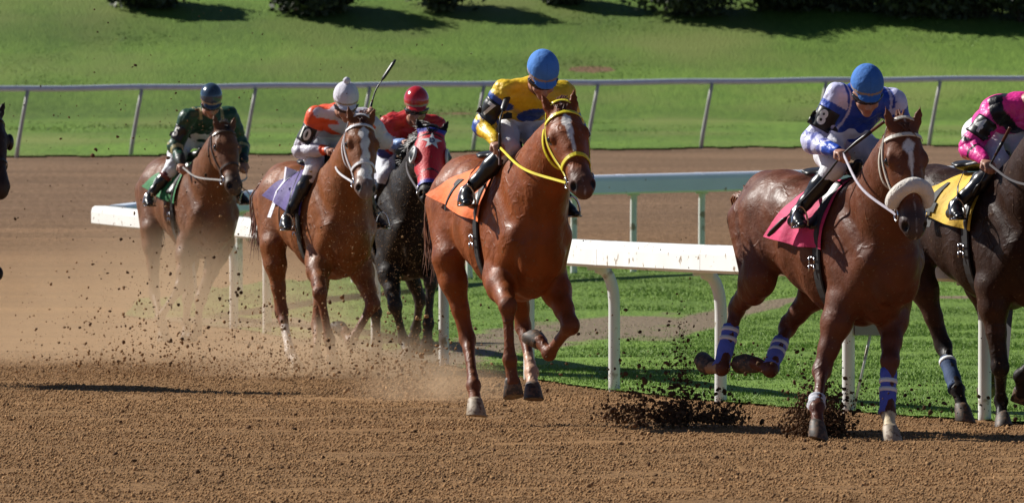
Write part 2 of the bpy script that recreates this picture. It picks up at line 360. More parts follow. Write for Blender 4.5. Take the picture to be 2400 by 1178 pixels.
TR0 = 0
TR = [(-.86, 1.28, .12, .11), (-.74, 1.30, .225, .195), (-.56, 1.29, .275, .25), (-.32, 1.245, .29, .255), (-.08, 1.195, .330, .270),
      (.16, 1.15, .378, .275), (.38, 1.13, .400, .228), (.56, 1.13, .370, .185), (.70, 1.14, .28, .145), (.765, 1.14, .17, .12)]
def make_horse(name, label, rig, sp):
    g = 1.03                                    # overall size against a 1.60 m standard horse
    lift = rig.lift; pit = sp.get('pitch', 0.0)
    def T(x, y, z): return V3(x*g, y*g, z*g+lift+pit*x)
    root = empty(name, rig.o, rig.rz); tag(root, label, 'horse', 'race horses galloping on the dirt track')
    f = Field((-1.55, -.75, -.15), (1.75, .75, 2.5), sp.get('h', .0105))
    Ys = V3(0, 1, 0)
    f.chain([(T(x, 0, z), a*g, b*g) for x, z, b, a in TR], Ys, .05)
    f.seg(T(.12, 0, 1.44), T(.46, 0, 1.50), .08, .09, k=.09)                              # withers
    f.seg(T(-.72, 0, 1.47), T(-.35, 0, 1.49), (.10, .09), (.12, .06), Ys, .08)             # croup
    info = dict(T=T, legs=[])
    for sg in (-1, 1):                          # flank hollow, groove behind the elbow
        f.ell(T(-.30, sg*.275, 1.27), (.10, .035, .13), None, .06, sub=True)
    # head
    hks = 1.10
    poll = rig.at(*sp['poll']); muz = rig.reach(poll, .66, *sp['muz'])
    a = nrm(muz-poll); fd = math.radians(sp.get('face', 0)); fwd = V3(math.cos(fd), math.sin(fd), 0)
    n = nrm(fwd-a*np.dot(fwd, a)); b = np.cross(a, n)       # b: towards the horse's left or right, symmetric anyway
    if b[1] < 0: b = -b
    O = poll
    def H(t, y, z): return O+(a*t+b*y*1.20+n*z)*hks
    # neck
    E = H(.13, 0, -.15); N0 = T(.50, 0, 1.27); N1 = T(.78, 0, 1.56)
    mid1 = N0*.62+N1*.1+E*.28+V3(.02, 0, .04); mid2 = N0*.28+N1*.07+E*.65+V3(.0, 0, .05)
    neck = [(N0, .205, .30), (mid1, .150, .235), (mid2, .112, .17), (E, .10, .125)]
    nc = curve([p[0] for p in neck], 9); nr = [np.interp(np.linspace(0, 3, 9), range(4), [p[i] for p in neck]) for i in (1, 2)]
    f.chain([(p, nr[0][i]*g, nr[1][i]*g) for i, p in enumerate(nc)], Ys*.7+b*.3, .07)
    f.seg(E, H(.0, 0, -.06), .085, .06, b, .04)
    # windpipe and neck muscle furrow
    for sgn in (-1, 1):
        f.seg(N0+V3(.12, sgn*.10, -.02), mid2+V3(0, sgn*.045, -.05), .085, .05, k=.05)
    hs = [(.0, -.07, .060, .060), (.10, -.085, .095, .082), (.19, -.098, .118, .090), (.29, -.100, .112, .074), (.39, -.085, .084, .055), (.48, -.070, .066, .052), (.555, -.064, .064, .060), (.60, -.066, .045, .042)]
    f.chain([(H(t, 0, z), rb*1.2*hks, rn*hks) for t, z, rn, rb in hs], b, .03)
    for sg in (-1, 1):
        f.ell(H(.21, sg*.050, -.155), (.105, .085, .030), [a, n, b], .03)                # cheek
        f.ell(H(.195, sg*.080, -.040), (.045, .026, .030), [a, n, b], .03)               # brow
        f.ell(H(.20, sg*.092, -.058), (.028, .020, .018), [a, n, b], .012, sub=True)
        f.seg(H(.27, sg*.068, -.075), H(.40, sg*.048, -.075), .016, .010, b, .03)        # facial crest
        f.ell(H(.572, sg*.034, -.040), (.036, .030, .024), [a, n, b], .02)               # nostril
        f.ell(H(.580, sg*.048, -.030), (.030, .021, .018), [nrm(a*.8-n*.6), nrm(n*.8+a*.6), b], .010, sub=True)
        ear = nrm(-a*.95+b*sg*sp.get('earout', .25)+n*sp.get('earf', .32)); e0 = H(.02, sg*.055, -.045); es = nrm(b-ear*np.dot(b, ear))
        f.chain([(e0, .026, .024), (e0+ear*.045, .030, .018), (e0+ear*.09, .022, .013), (e0+ear*.14, .006, .005)], es, .012)
        ef = np.cross(ear, es); ef = ef if np.dot(ef, fwd) > 0 else -ef
        f.seg(e0+ear*.040+ef*.024, e0+ear*.11+ef*.014, (.017, .013), (.007, .006), es, .006, sub=True)
    f.ell(H(.555, 0, -.118), (.034, .026, .030), [a, n, b], .025)                        # chin
    f.seg(H(.615, -.04, -.092), H(.535, -.055, -.098), .008, .006, n, .008, sub=True); f.seg(H(.615, .04, -.092), H(.535, .055, -.098), .008, .006, n, .008, sub=True)
    # fore legs
    hooves = []
    def joint_chain(J, side): f.chain(J, side, .022)
    for sg, L in ((-1, sp['fr']), (1, sp['fl'])):
        ex, ez = L.get('e', (0, 0)); el = T(.42+ex, sg*.168, .87+ez)
        kn = rig.reach(el, .43*g, *L['k']); fe = rig.reach(kn, .32*g, *L['f']); to = rig.reach(fe, .20*g, *L['t'])
        sh = T(.67, sg*.132, 1.13); wi = T(.36, sg*.10, 1.45)
        f.seg(wi, sh, (.052, .15), (.068, .12), Ys, .06)                                 # shoulder blade
        f.seg(sh, el, (.082, .12), (.080, .11), Ys, .05)                                 # upper arm
        f.ell(T(.735, sg*.080, 1.04), (.085, .075, .17), None, .028); f.ell(T(.42+ex*.5, sg*.190, 1.05), (.13, .060, .15), None, .03)
        f.seg(T(.46, sg*.225, 1.46), T(.72, sg*.245, 1.24), .012, .014, None, .10, sub=True); f.seg(T(.25, sg*.275, 1.22), T(.30, sg*.25, .96), .012, .014, None, .06, sub=True)                          # breast muscle
        d = nrm(kn-el); s_ = nrm(Ys-d*np.dot(Ys, d))
        f.chain([(el, .098, .13), (el+d*.14, .088, .105), (el+d*.30, .058, .066), (kn, .053, .056)], s_, .035)
        back = nrm(np.cross(s_, d)); back = back if back[0] < 0 else -back
        f.ell(kn, (.058, .060, .066), [s_, np.cross(s_, d), d], .02)
        c = nrm(fe-kn); s2 = nrm(Ys-c*np.dot(Ys, c)); bk = np.cross(s2, c); bk = bk if bk[0] < 0 else -bk
        if np.dot(bk, nrm(el-kn)) < -.3: bk = -bk
        f.chain([(kn, .046, .050), (kn+c*.07, .034, .037), (fe-c*.06, .031, .033), (fe, .042, .043)], s2, .022)
        f.seg(kn+c*.04+bk*.030, fe+bk*.018, .018, .019, s2, .010)
        f.ell(fe, (.045, .047, .048), [s2, np.cross(s2, c), c], .018)
        p = nrm(to-fe); Lp = np.linalg.norm(to-fe)
        f.chain([(fe, .040, .041), (fe+p*Lp*.42, .034, .035), (fe+p*Lp*.62, .045, .045)], s2, .018)
        hooves.append((fe, to, p, s2, L)); info['legs'].append(('f', sg, el, kn, fe, to))
    for sg, L in ((-1, sp['hr']), (1, sp['hl'])):
        ex, ez = L.get('e', (0, 0)); st = T(-.40+ex, sg*.215, .95+ez)
        ho = rig.reach(st, .46*g, *L['k']); fe = rig.reach(ho, .40*g, *L['f']); to = rig.reach(fe, .20*g, *L['t'])
        hip = T(-.60, sg*.13, 1.33)
        f.seg(hip, st, (.13, .20), (.092, .125), Ys, .05)
        d = nrm(ho-st); s_ = nrm(Ys-d*np.dot(Ys, d)); bk = np.cross(s_, d); bk = bk if bk[0] < 0 else -bk
        f.seg(T(-.80, sg*.13, 1.28), st+d*.12+bk*.06, (.10, .12), (.072, .078), Ys, .045)   # hamstrings
        f.seg(T(-.70, sg*.245, 1.36), T(-.60, sg*.26, 1.05), .014, .018, None, .05, sub=True)
        f.chain([(st, .095, .135), (st+d*.16, .082, .108), (st+d*.34, .052, .060), (ho, .047, .055)], s_, .035)
        hk = ho+bk*.05-d*.02
        f.seg(st+d*.20+bk*.06, hk, .020, .020, s_, .03)                                  # tendon to the point of hock
        f.ell(ho, (.046, .060, .066), [s_, np.cross(s_, d), d], .025); f.ell(hk, (.024, .024, .03), None, .02)
        c = nrm(fe-ho); s2 = nrm(Ys-c*np.dot(Ys, c))
        f.chain([(ho, .044, .054), (ho+c*.09, .035, .042), (fe-c*.07, .032, .036), (fe, .043, .045)], s2, .022)
        f.ell(fe, (.045, .047, .050), [s2, np.cross(s2, c), c], .018)
        p = nrm(to-fe); Lp = np.linalg.norm(to-fe)
        f.chain([(fe, .040, .041), (fe+p*Lp*.42, .034, .035), (fe+p*Lp*.62, .045, .045)], s2, .018)
        hooves.append((fe, to, p, s2, L)); info['legs'].append(('h', sg, st, ho, fe, to))
    V, Q = f.mesh(); V = relax(V, Q, 2)
    info['bvh'] = BVHTree.FromPolygons(V.tolist(), Q.tolist())
    # coat colour: where the animal itself is dark, pale or white
    C = np.zeros_like(V); C[:] = sp['coat']
    rr = (V-O)/hks; ht = rr@a; hb = rr@b; hn = rr@n
    near_head = (ht > -.15) & (ht < .75) & (np.abs(hb) < .16) & (hn > -.24) & (hn < .12)
    mixc(C, near_head*.35, sp.get('headc', sp['coat']))
    mixc(C, near_head*sm(ht, .42, .52)*.85, sp.get('muzc', (.03, .02, .018)))
    bp = sp.get('pts', sp['coat'])
    for kind, sg, e, k_, fe, to in info['legs']:
        t1, d1 = segp(V, e, k_); t2, d2 = segp(V, k_, fe); t3, d3 = segp(V, fe, to)
        inleg = (d2 < .085) | ((d3 < .085)) ; lo = np.where(d1 < np.minimum(d2, d3), sm(t1, .55, 1)*.7, 1.0)*((d1 < .11) | inleg)
        mixc(C, lo, bp)
    for (kind, sg), (t0, t1_, rgb) in sp.get('socks', {}).items():
        for kk, s2, e, k_, fe, to in info['legs']:
            if kk == kind and s2 == sg:
                dA = np.linalg.norm(fe-k_); dB = np.linalg.norm(to-fe); ta, da = segp(V, k_, fe); tb, db = segp(V, fe, to)
                pos = np.where(da <= db, ta, 1+tb); mixc(C, ((pos > t0) & (pos < t1_) & (np.minimum(da, db) < .075))*1.0, rgb)
    bl = sp.get('blaze')
    if bl:
        y0 = bl.get('y', 0); wv = np.interp(ht, [p[0] for p in bl['w']], [p[1] for p in bl['w']], left=0, right=0)*(1+.25*np.sin(ht*60+hb*30))
        mixc(C, near_head*(hn > -.075)*sm(wv-np.abs(hb-y0), -.004, .004), (.70, .66, .62))
    for sg in (-1, 1):                           # dark nostrils and eye rims
        mixc(C, sm(-np.linalg.norm(V-H(.583, sg*.048, -.030), axis=1), -.036, -.026), (.006, .004, .004))
        mixc(C, sm(-np.linalg.norm(V-H(.20, sg*.090, -.058), axis=1), -.042, -.028)*.9, (.012, .008, .006))
    if 'belly' in sp: mixc(C, sm(-(V[:, 2]), -1.0-lift, -.8-lift)*.5*(V[:, 2] > .6), sp['belly'])
    body = obj('body', V, Q, M['darkcoat'] if sum(sp['coat']) < .09 else M['coat'], root, True, C)
    # eyes
    for sg in (-1, 1):
        MB().ball(H(.20, sg*.088, -.056), .024).build('eye', M['eye'], root)
    # hooves
    for fe, to, p, s2, L in hooves:
        Lp = np.linalg.norm(to-fe); c0 = fe+p*Lp*.56
        axd = nrm(p*.55+V3(0, 0, -1)*.6) if L.get('ground') else nrm(p)
        fw = nrm(np.cross(axd, s2)); fw = fw if (fw[0] > 0) == (not L.get('back')) else -fw
        rings = [(-.012, .043, 0), (.006, .051, .004), (.055, .060, .014), (.106, .069, .026), (.112, .066, .026), (.104, .052, .024)]
        Vh = []; nn = 18
        for t, r, o_ in rings:
            for k in range(nn):
                an = 2*math.pi*k/nn; rad = r*(1 if math.cos(an) > -.5 else .82)
                Vh.append(c0+axd*t*(1+.12*math.cos(an))+fw*(o_+rad*1.08*math.cos(an))+s2*rad*.96*math.sin(an))
        Fh = [(i*nn+k, i*nn+(k+1) % nn, (i+1)*nn+(k+1) % nn, (i+1)*nn+k) for i in range(len(rings)-1) for k in range(nn)]
        Fh += [tuple(range(nn))[::-1], tuple((len(rings)-1)*nn+k for k in range(nn))]
        obj('hoof', Vh, Fh, M['hoofpale'] if L.get('pale') else M['hoof'], root)
    # bandages
    for kind, sg, rgb, t0, t1_, rings in sp.get('wraps', []):
        for kk, s2, e, k_, fe, to in info['legs']:
            if kk == kind and s2 == sg:
                P = [k_+(fe-k_)*t for t in np.linspace(t0, t1_, 9)]; R = [.052+.003*math.sin(i*1.7)+(.006 if i == 8 else 0) for i in range(9)]
                P = [p+V3(-.012, 0, 0) for p in P]
                bnd = MB().tube(P, R, 14, flat=.9).build('leg_bandage', plain('bandage_cloth', rgb, .8, var=.15, bump=.003), root)
                for q in rings:
                    pp = k_+(fe-k_)*(t0+(t1_-t0)*q)+V3(-.012, 0, 0); dd = nrm(fe-k_)
                    MB().tube([pp-dd*.013, pp+dd*.013], .0575, 14, flat=.9).build('white_tape', plain('white_tape', (.75, .75, .75), .7), bnd)
    # tail and mane
    dock = T(-.90, 0, 1.40); hb_ = MB(); r = random.Random(hash(sp['seed']) % 999)
    td = sp.get('tail', V3(-.2, 0, -.5))
    tb = MB().tube(curve([dock+V3(.08, 0, .03), dock+V3(-.06, 0, .01), dock+td*.25+V3(-.05, 0, .02), dock+td*.45], 7), [.05, .045, .035, .02], 8) if False else MB()
    tb.tube(curve([dock+V3(.08, 0, .02), dock+V3(-.06, 0, .02), dock+V3(-.14, 0, -.02)+td*.15], 5), [.05, .045, .04, .03, .012], 8)
    for i in range(190):
        s0 = dock+V3(-.04-.1*r.random(), r.gauss(0, .015), r.gauss(0, .012)); e_ = dock+td*(.6+.6*r.random())+V3(r.gauss(0, .06), r.gauss(0, .035), r.gauss(0, .05))
        m_ = s0*.5+e_*.5+V3(-.10, r.gauss(0, .03), .08+r.gauss(0, .03))
        tb.tube(curve([s0, m_, e_], 7), [.008, .009, .009, .008, .006, .004, .001], 3, False)
    hairc = sp.get('hair', (.02, .012, .009))
    hm = plain('horse_hair', hairc, .5, var=.3)
    tb.build('tail', hm, root)
    mb = MB(); nv_ = [p for p in curve([q for q in nc[1:]]+[poll+n*-.02], 24)]
    for i, p in enumerate(nv_):
        h_ = None
        up = nrm(V3(-.35, 0, 1)+(-n if i > 18 else 0)*.6); hit = info['bvh'].ray_cast(Vector(p+up*.5), Vector(-up))
        if hit[0] is None: continue
        s0 = np.array(hit[0])
        for j in range(12):
            sg = sp.get('mane', 1); s1 = s0+V3(r.gauss(0, .02), r.gauss(0, .010), -.008)
            e_ = s1+V3(-.07-.05*r.random(), sg*(.05+.03*r.random())+r.gauss(0, .012), -.02+.06*r.random())
            mb.tube(curve([s1, s1*.5+e_*.5+V3(0, 0, .016), e_], 4), [.006, .006, .004, .001], 3, False)
    for j in range(14):                          # forelock
        s1 = H(.0, r.gauss(0, .018), .0); e_ = H(.04+.06*r.random(), r.gauss(0, .022), .006+.008*r.random())
        mb.tube(curve([s1, s1*.5+e_*.5+n*.010, e_], 4), [.005, .005, .003, .001], 3, False)
    mb.build('mane', hm, root)
    info.update(root=root, H=H, a=a, b=b, n=n, rig=rig, lift=lift, poll=poll, g=g)
    return info

def snap(bvh, P, off=.006):
    out = []; N = []
    for p in P:
        h = bvh.find_nearest(Vector(p)); q = np.array(h[0]); nn = np.array(h[1]); out.append(q+nn*off); N.append(nn)
    for _ in range(2):
        N = [nrm(N[max(i-1, 0)]+N[i]*2+N[min(i+1, len(N)-1)]) for i in range(len(N))]
        out = [out[0]]+[(out[i-1]+out[i]*2+out[i+1])/4 for i in range(1, len(out)-1)]+[out[-1]]
    return out, N
def bridle(I, rgb, hands, w=.020, noseband=True, sheepskin=False, rein=None, rough=.4, metal_ring=True):
    H = I['H']; bvh = I['bvh']; m = plain('bridle_leather', rgb, rough, .5, var=.15); root = I['root']; B = MB()
    def strap(pts, ww, n_=16, off=.006):
        P, N = snap(bvh, curve([H(*p) for p in pts], n_), off); B.ribbon(P, N, ww, .006)
    strap([(.075, -.10, -.07), (.07, -.06, .0), (.065, 0, .02), (.07, .06, .0), (.075, .10, -.07)], w*1.1)      # browband
    strap([(.02, -.09, -.11), (-.02, -.05, -.03), (-.03, 0, -.02), (-.02, .05, -.03), (.02, .09, -.11)], w)
    for sg in (-1, 1):
        strap([(.03, sg*.10, -.10), (.16, sg*.12, -.115), (.30, sg*.10, -.115), (.40, sg*.08, -.105), (.47, sg*.07, -.10)], w)   # cheek straps
        strap([(.05, sg*.10, -.13), (.15, sg*.10, -.19), (.24, sg*.06, -.24), (.27, 0, -.26)], w*.8)                            # throat lash
        if noseband: strap([(.38, 0, .0), (.385, sg*.05, -.02), (.40, sg*.09, -.08), (.41, sg*.06, -.15), (.42, 0, -.19)], w*1.15)
    if noseband and not sheepskin: pass
    br = B.build('bridle', m, root, False)
    R = MB()
    for sg in (-1, 1):
        c = H(.49, sg*.062, -.10)
        ring = [c+I['a']*.038*math.cos(t)+I['n']*.036*math.sin(t)+I['b']*sg*.004 for t in np.linspace(0, 2*math.pi, 17)]
        R.tube(ring, .005, 6)
    R.tube([H(.49, -.06, -.10), H(.49, .06, -.10)], .006, 6); R.build('bit', M['metal'], br)
    if sheepskin:
        P, N = snap(bvh, curve([H(.44, -.085, -.13), H(.41, -.085, -.06), H(.375, -.045, .0), H(.36, 0, .02), H(.375, .045, .0), H(.41, .085, -.06), H(.44, .085, -.13)], 26), .026)
        S = MB().tube(P, [.02, .038]+[.047]*22+[.038, .02], 18); V = np.array(S.v); V += folds(V*3, 3, .006, 55)[:, None]*nrm(I['n'])
        obj('sheepskin_noseband', V, S.f, plain('sheepskin', (.72, .66, .58), .9, sheen=.6, bump=.01, bscale=45), br)
    rm = plain('rein_leather', rein or rgb, .5, var=.2); RB = MB()
    for sg, hand in hands:
        s0 = H(.49, sg*.065, -.10); m_ = s0*.5+hand*.5+V3(0, sg*.05, -.03)
        P = curve([s0, m_, hand], 18); RB.ribbon(P, [V3(0, sg, .25)]*18, .017, .005)
    if hands: RB.build('reins', rm, root, False)
    return br
def tack(I, cloth_rgb, num, num_rgb, x0=-.08, x1=.33, drop=.5, back_slant=.32, rear=.80, edge=None, numx=None, numsize=.26, girth_rgb=None, numy=0):
    """saddle cloth, girth, saddle and its leathers"""
    T = I['T']; bvh = I['bvh']; root = I['root']; g = I['g']
    top = T(0, 0, 1.18); nx, ny = 30, 44; P = []
    for j in range(ny+1):
        v = j/ny*2-1                             # -1 right hem .. 1 left hem
        for i in range(nx+1):
            u = i/nx; x = x0+(x1-x0)*u-back_slant*abs(v)**1.3*(1-u)+.02*abs(v)*math.sin(u*6)
            an = v*(drop*(rear+(1.06-rear)*u)+.004*math.sin(u*13))*math.pi*.93
            c = T(x, 0, 1.20); d = V3(0, math.sin(an), math.cos(an)); h = bvh.ray_cast(Vector(c+d*1.2), Vector(-d))
            q = np.array(h[0]) if h[0] else c+d*.35
            flare = max(0, abs(v)-.5)*.10*(1-u*.8)+.008*math.sin(u*17+v*5)*abs(v)
            P.append(q+d*(.014+flare))
    nv = len(P); W = P+[p-V3(0, 0, .002)-nrm(p-top)*.006 for p in P]
    F = [(j*(nx+1)+i, j*(nx+1)+i+1, (j+1)*(nx+1)+i+1, (j+1)*(nx+1)+i) for j in range(ny) for i in range(nx)]
    G = F+[tuple(i+nv for i in f[::-1]) for f in F]
    C = np.zeros((len(W), 3)); C[:] = cloth_rgb
    Vv = np.tile(np.repeat(np.linspace(-1, 1, ny+1), nx+1), 2); Uu = np.tile(np.tile(np.linspace(0, 1, nx+1), ny+1), 2)
    if edge: mixc(C, ((np.abs(Vv) > edge[1]) & (np.abs(Vv) < edge[2]) & (Uu > edge[3]) & (Uu < edge[4]))*1.0, edge[0])
    cm = mat('saddle_cloth', attr=True, rough=.7, var=.08, vscale=14, bump=.006, bscale=22, dirt=(.68, (.2, .12, .07), 40))
    cl = obj('saddle_cloth', W, G, cm, root, True, C)
    cb = BVHTree.FromPolygons([tuple(p) for p in P], F)
    if num:
        xx = numx if numx is not None else -.10
        for sg in (-1, 1):
            O = T(xx, sg*.27, 1.34+numy); ey = nrm(V3(0, -sg*.38, 1)); ex = V3(-sg*-1, 0, 0)*1.0
            ex = V3(1, 0, 0) if sg < 0 else V3(-1, 0, 0)
            decal('cloth_number', num, numsize, cb, O, ex, ey, .008, plain('cloth_numeral', num_rgb, .7), cl)
    # girth with buckles
    ring = []; RN = []
    for k in range(41):
        an = math.pi*2*k/40; c = T(.26, 0, 1.17); d = V3(0, math.sin(an), math.cos(an)); h = bvh.ray_cast(Vector(c+d*1.1), Vector(-d))
        q = np.array(h[0]) if h[0] else c+d*.3; ring.append(q+d*.012); RN.append(d)
    gm = plain('girth_webbing', girth_rgb or (.014, .013, .014), .6, var=.2)
    gi = MB().ribbon(ring, RN, .085, .008).build('girth', gm, root, False)
    for sg in (-1, 1):
        bk = MB()
        c = T(.26, sg*.30, 1.12); h = bvh.find_nearest(Vector(c)); q = np.array(h[0])+np.array(h[1])*.026
        for dz in (0, -.05):
            bk.tube([q+V3(-.03, 0, dz), q+V3(.03, 0, dz)], .006, 6); bk.tube([q+V3(.03, 0, dz), q+V3(.03, 0, dz-.035)], .005, 6); bk.tube([q+V3(-.03, 0, dz), q+V3(-.03, 0, dz-.035)], .005, 6)
        bk.build('buckle', M['metal'], gi)
    # saddle: small, dark, low
    Sf = Field(T(-.36, -.36, 1.0), T(.36, .36, 1.85), .012)
    for sg in (-1, 1):
        Sf.seg(T(.20, sg*.10, 1.54), T(.20, sg*.27, 1.30), (.11, .030), (.085, .022), V3(1, 0, 0), .04)
    Sf.seg(T(-.08, 0, 1.585), T(.24, 0, 1.64), (.10, .03), (.06, .035), V3(0, 1, 0), .04)
    Sf.seg(T(-.14, 0, 1.60), T(-.06, 0, 1.59), (.13, .025), (.12, .025), V3(0, 1, 0), .03)
    Sf.seg(T(.27, 0, 1.62), T(.31, 0, 1.68), (.05, .03), (.03, .02), V3(0, 1, 0), .03)
    V, Q = Sf.mesh()
    for _ in range(1):
        # keep the saddle outside the back it sits on
        pass
    sd = obj('saddle', V, Q, M['black'], root)
    return cl, sd

# ------------------------------------------------------------------ jockeys
def make_jockey(label, I, J):
    rig = I['rig']; root = empty('person', rig.o, rig.rz); tag(root, label, 'jockey', 'jockeys crouched on the galloping horses')
    yc = J.get('yc', 0.0)
    def at(k): return rig.at(*J[k])
    def mir(p, dx=0, dz=0): return V3(p[0]+dx, 2*yc-p[1], p[2]+dz)
    hd = at('head'); shR = at('shR'); elR = at('elR'); haR = at('haR'); knR = at('knR'); anR = at('anR')
    shL = at('shL') if 'shL' in J else mir(shR); elL = at('elL') if 'elL' in J else mir(elR)
    haL = at('haL') if 'haL' in J else mir(haR); knL = at('knL') if 'knL' in J else mir(knR); anL = at('anL') if 'anL' in J else mir(anR)
    pel = V3(J.get('pelx', .02), yc*.8+.03, J.get('pelz', 1.86)+I['lift']); cs = (shR+shL)/2
    chest = pel*.42+cs*.58+V3(-.02, 0, .03); neck0 = cs+V3(.0, 0, .03)
    up = nrm(cs-pel); fa = math.radians(J.get('face', 0)); down = J.get('down', .35)
    fx = nrm(V3(math.cos(fa), math.sin(fa), -down)); fb = nrm(np.cross(V3(0, 0, 1), fx)); fu = np.cross(fx, fb)
    lo = np.minimum.reduce([hd, shR, shL, elR, elL, haR, haL, pel, knR, knL])-.25; hi = np.maximum.reduce([hd, shR, shL, elR, elL, haR, haL, pel, knR, knL])+.27
    # body: head with face, neck, arms and hands, legs under the clothes - one surface
    f = Field(lo, hi, .0085)
    f.ell(hd+fu*.0-fx*.01, (.098, .078, .105), [fx, fb, fu], .02)
    f.ell(hd+fx*.035-fu*.075, (.062, .060, .070), [fx, fb, fu], .03)
    f.seg(hd+fx*.092-fu*.045, hd+fx*.108-fu*.078, .010, .016, fb, .015)                # nose
    f.seg(hd+fx*.082-fu*.108+fb*.020, hd+fx*.082-fu*.108-fb*.020, .012, .012, fu, .01)   # lips
    f.seg(hd+fx*.098-fu*.108+fb*.02, hd+fx*.098-fu*.108-fb*.02, .003, .003, fu, .004, sub=True)
    f.ell(hd+fx*.072-fu*.135, (.025, .026, .02), [fx, fb, fu], .02)                     # chin
    for sg in (-1, 1):
        f.ell(hd+fb*sg*.078-fu*.05, (.020, .012, .030), [fx, fb, fu], .01)              # ear
        f.ell(hd+fx*.07+fb*sg*.045-fu*.07, (.025, .022, .02), [fx, fb, fu], .02)        # cheek
        f.ell(hd+fx*.092+fb*sg*.032-fu*.036, (.012, .017, .010), [fx, fb, fu], .01, sub=True)
    f.seg(hd-fx*.015-fu*.08, neck0, .056, .062, fb, .03)
    f.chain([(neck0, .10, .06), (chest, .15, .10), (pel, .13, .11)], V3(0, 1, 0), .04)
    hands = {}
    for sg, sh, el, ha, kn, an in ((-1, shR, elR, haR, knR, anR), (1, shL, elL, haL, knL, anL)):
        f.seg(neck0, sh, .06, .05, None, .04); f.seg(sh, el, .044, .036, None, .03)
        d = nrm(ha-el); wr = ha-d*.07; f.seg(el, wr, .036, .024, None, .03)
        key = 'hR' if sg < 0 else 'hL'
        # hand: palm, four curled fingers, thumb
        rd = nrm(J.get(key+'_axis', V3(.1, 1, .1) if sg < 0 else V3(.1, 1, .1)))        # axis of what the fist holds
        pn = nrm(np.cross(d, rd)); pn = pn if pn[2] < 0 else -pn; rd = nrm(np.cross(pn, d)); 
        f.seg(wr, ha-d*.01, (.024, .017), (.038, .016), rd, .014)
        for i in range(4):
            o = (i-1.5)*.0195; Ls = (.036, .042, .039, .030)[i]
            k0 = ha+rd*o; k1 = k0+nrm(d*.8+pn*.6)*Ls; k2 = k1+nrm(d*-.1+pn)*Ls*.75; k3 = k2+nrm(-d*.95+pn*.1)*Ls*.6
            f.seg(k0, k1, .0105, .0095, None, .005); f.seg(k1, k2, .0095, .009, None, .004); f.seg(k2, k3, .009, .008, None, .004)
        q0 = ha-d*.035-rd*.032*sg; q1 = q0+nrm(d*.5+pn*.7-rd*.35*sg)*.036; q2 = q1+nrm(d*.7+pn*.35+rd*.5*sg)*.030
        f.seg(q0, q1, .0125, .0105, None, .01); f.seg(q1, q2, .0105, .009, None, .005)
        hands[sg] = (ha, d, pn, rd)
        hip = pel+V3(0, sg*.10, -.02); f.seg(hip, kn, .072, .048, None, .04)
    V, Q = f.mesh(); V = relax(V, Q, 1)
    C = np.zeros_like(V); C[:] = J.get('skin', (.42, .21, .14))
    mixc(C, sm(-np.linalg.norm((V-(hd+fx*.088-fu*.108)), axis=1), -.026, -.014)*.6, (.30, .08, .06))
    for sg in (-1, 1): mixc(C, sm(-np.linalg.norm(V-(hd+fx*.09+fb*sg*.032-fu*.036), axis=1), -.018, -.010), (.03, .02, .02))
    body = obj('body', V, Q, M['skin'], root, True, C)
    # helmet (cap over a skull), goggles, chin strap, hair
    cap = Field(hd-.2, hd+.2, .0075)
    hc = hd+fu*.035-fx*.012
    cap.ell(hc, (.124, .101, .116), [fx, fb, fu], .01); cap.seg(hc-fu*.16-.0*fx, hc-fu*.16-fu*.12, (.3, .3), (.3, .3), fb, .012, sub=True) if False else None
    # cut below the rim with a big flat solid
    cap.comb((slice(None),)*3, ((cap.ax[0][:, None, None]-hc[0])*fu[0]+(cap.ax[1][None, :, None]-hc[1])*fu[1]+(cap.ax[2][None, None, :]-hc[2])*fu[2]+.035+.0*cap.F).astype(np.float32), .012, sub=True)
    cap.ell(hc+fx*.105-fu*.030, (.060, .075, .010), [nrm(fx-fu*.35), fb, nrm(fu+fx*.35)], .012)      # peak
    Vc, Qc = cap.mesh(); Vc = relax(Vc, Qc, 1)
    tc_ = (Vc-hc)@fu; Cc = np.zeros_like(Vc); Cc[:] = J['cap']
    mixc(Cc, (np.abs(tc_+.012) < .007)*1.0, J.get('capband', (.35, .25, .16)))
    rings = (np.abs(((Vc-hc)@fb)) < .003) | (np.abs(np.abs((Vc-hc)@fb)-.6*np.abs((Vc-hc)@fx)-.02) < .003); mixc(Cc, rings*.35, tuple(.6*x for x in J['cap']))
    hel = obj('helmet', Vc, Qc, mat('helmet_cover', attr=True, rough=J.get('caprough', .85), coat=J.get('capcoat', 0), var=.10, bump=.002 if J.get('capcoat') else .009, bscale=22), root, True, Cc)
    if J.get('pom'):
        B = MB().ball(hc+fu*.135, .029, 16, 12); Vb = np.array(B.v); Vb += nrm(fu)*0+folds(Vb*4, 5, .006, 60)[:, None]*.8
        obj('pompon', Vb, B.f, plain('wool_pompon', J['cap'], .9, sheen=.4, bump=.01, bscale=60), hel)
    Gg = MB(); P = [hd-fu*.034+(fx*math.cos(t)*.112+fb*math.sin(t)*.088)-fx*.012 for t in np.linspace(-1.25, 1.25, 17)]
    Gg.ribbon(P, [nrm(p-hd) for p in P], .046, .012).build('goggles', plain('goggle_lens', J.get('goggle', (.02, .02, .03)), .12, .7), root)
    cs_ = MB(); P = [hd+fb*math.sin(t)*.078+fu*(-.155*math.cos(t)-.0)+fx*.035 for t in np.linspace(-1.35, 1.35, 15)]
    cs_.ribbon(P, [nrm(p-hd-fx*.03) for p in P], .014, .004).build('chin_strap', M['black'], root)
    # silks
    f = Field(lo, hi, .009)
    f.chain([(neck0+nrm(hd-neck0)*.03, .075, .065), (cs+V3(-.02, 0, -.02), .16, .10), (chest, .185, .125), (pel*.75+chest*.25, .155, .12), (pel+up*.02, .135, .11)], V3(0, 1, 0), .05)
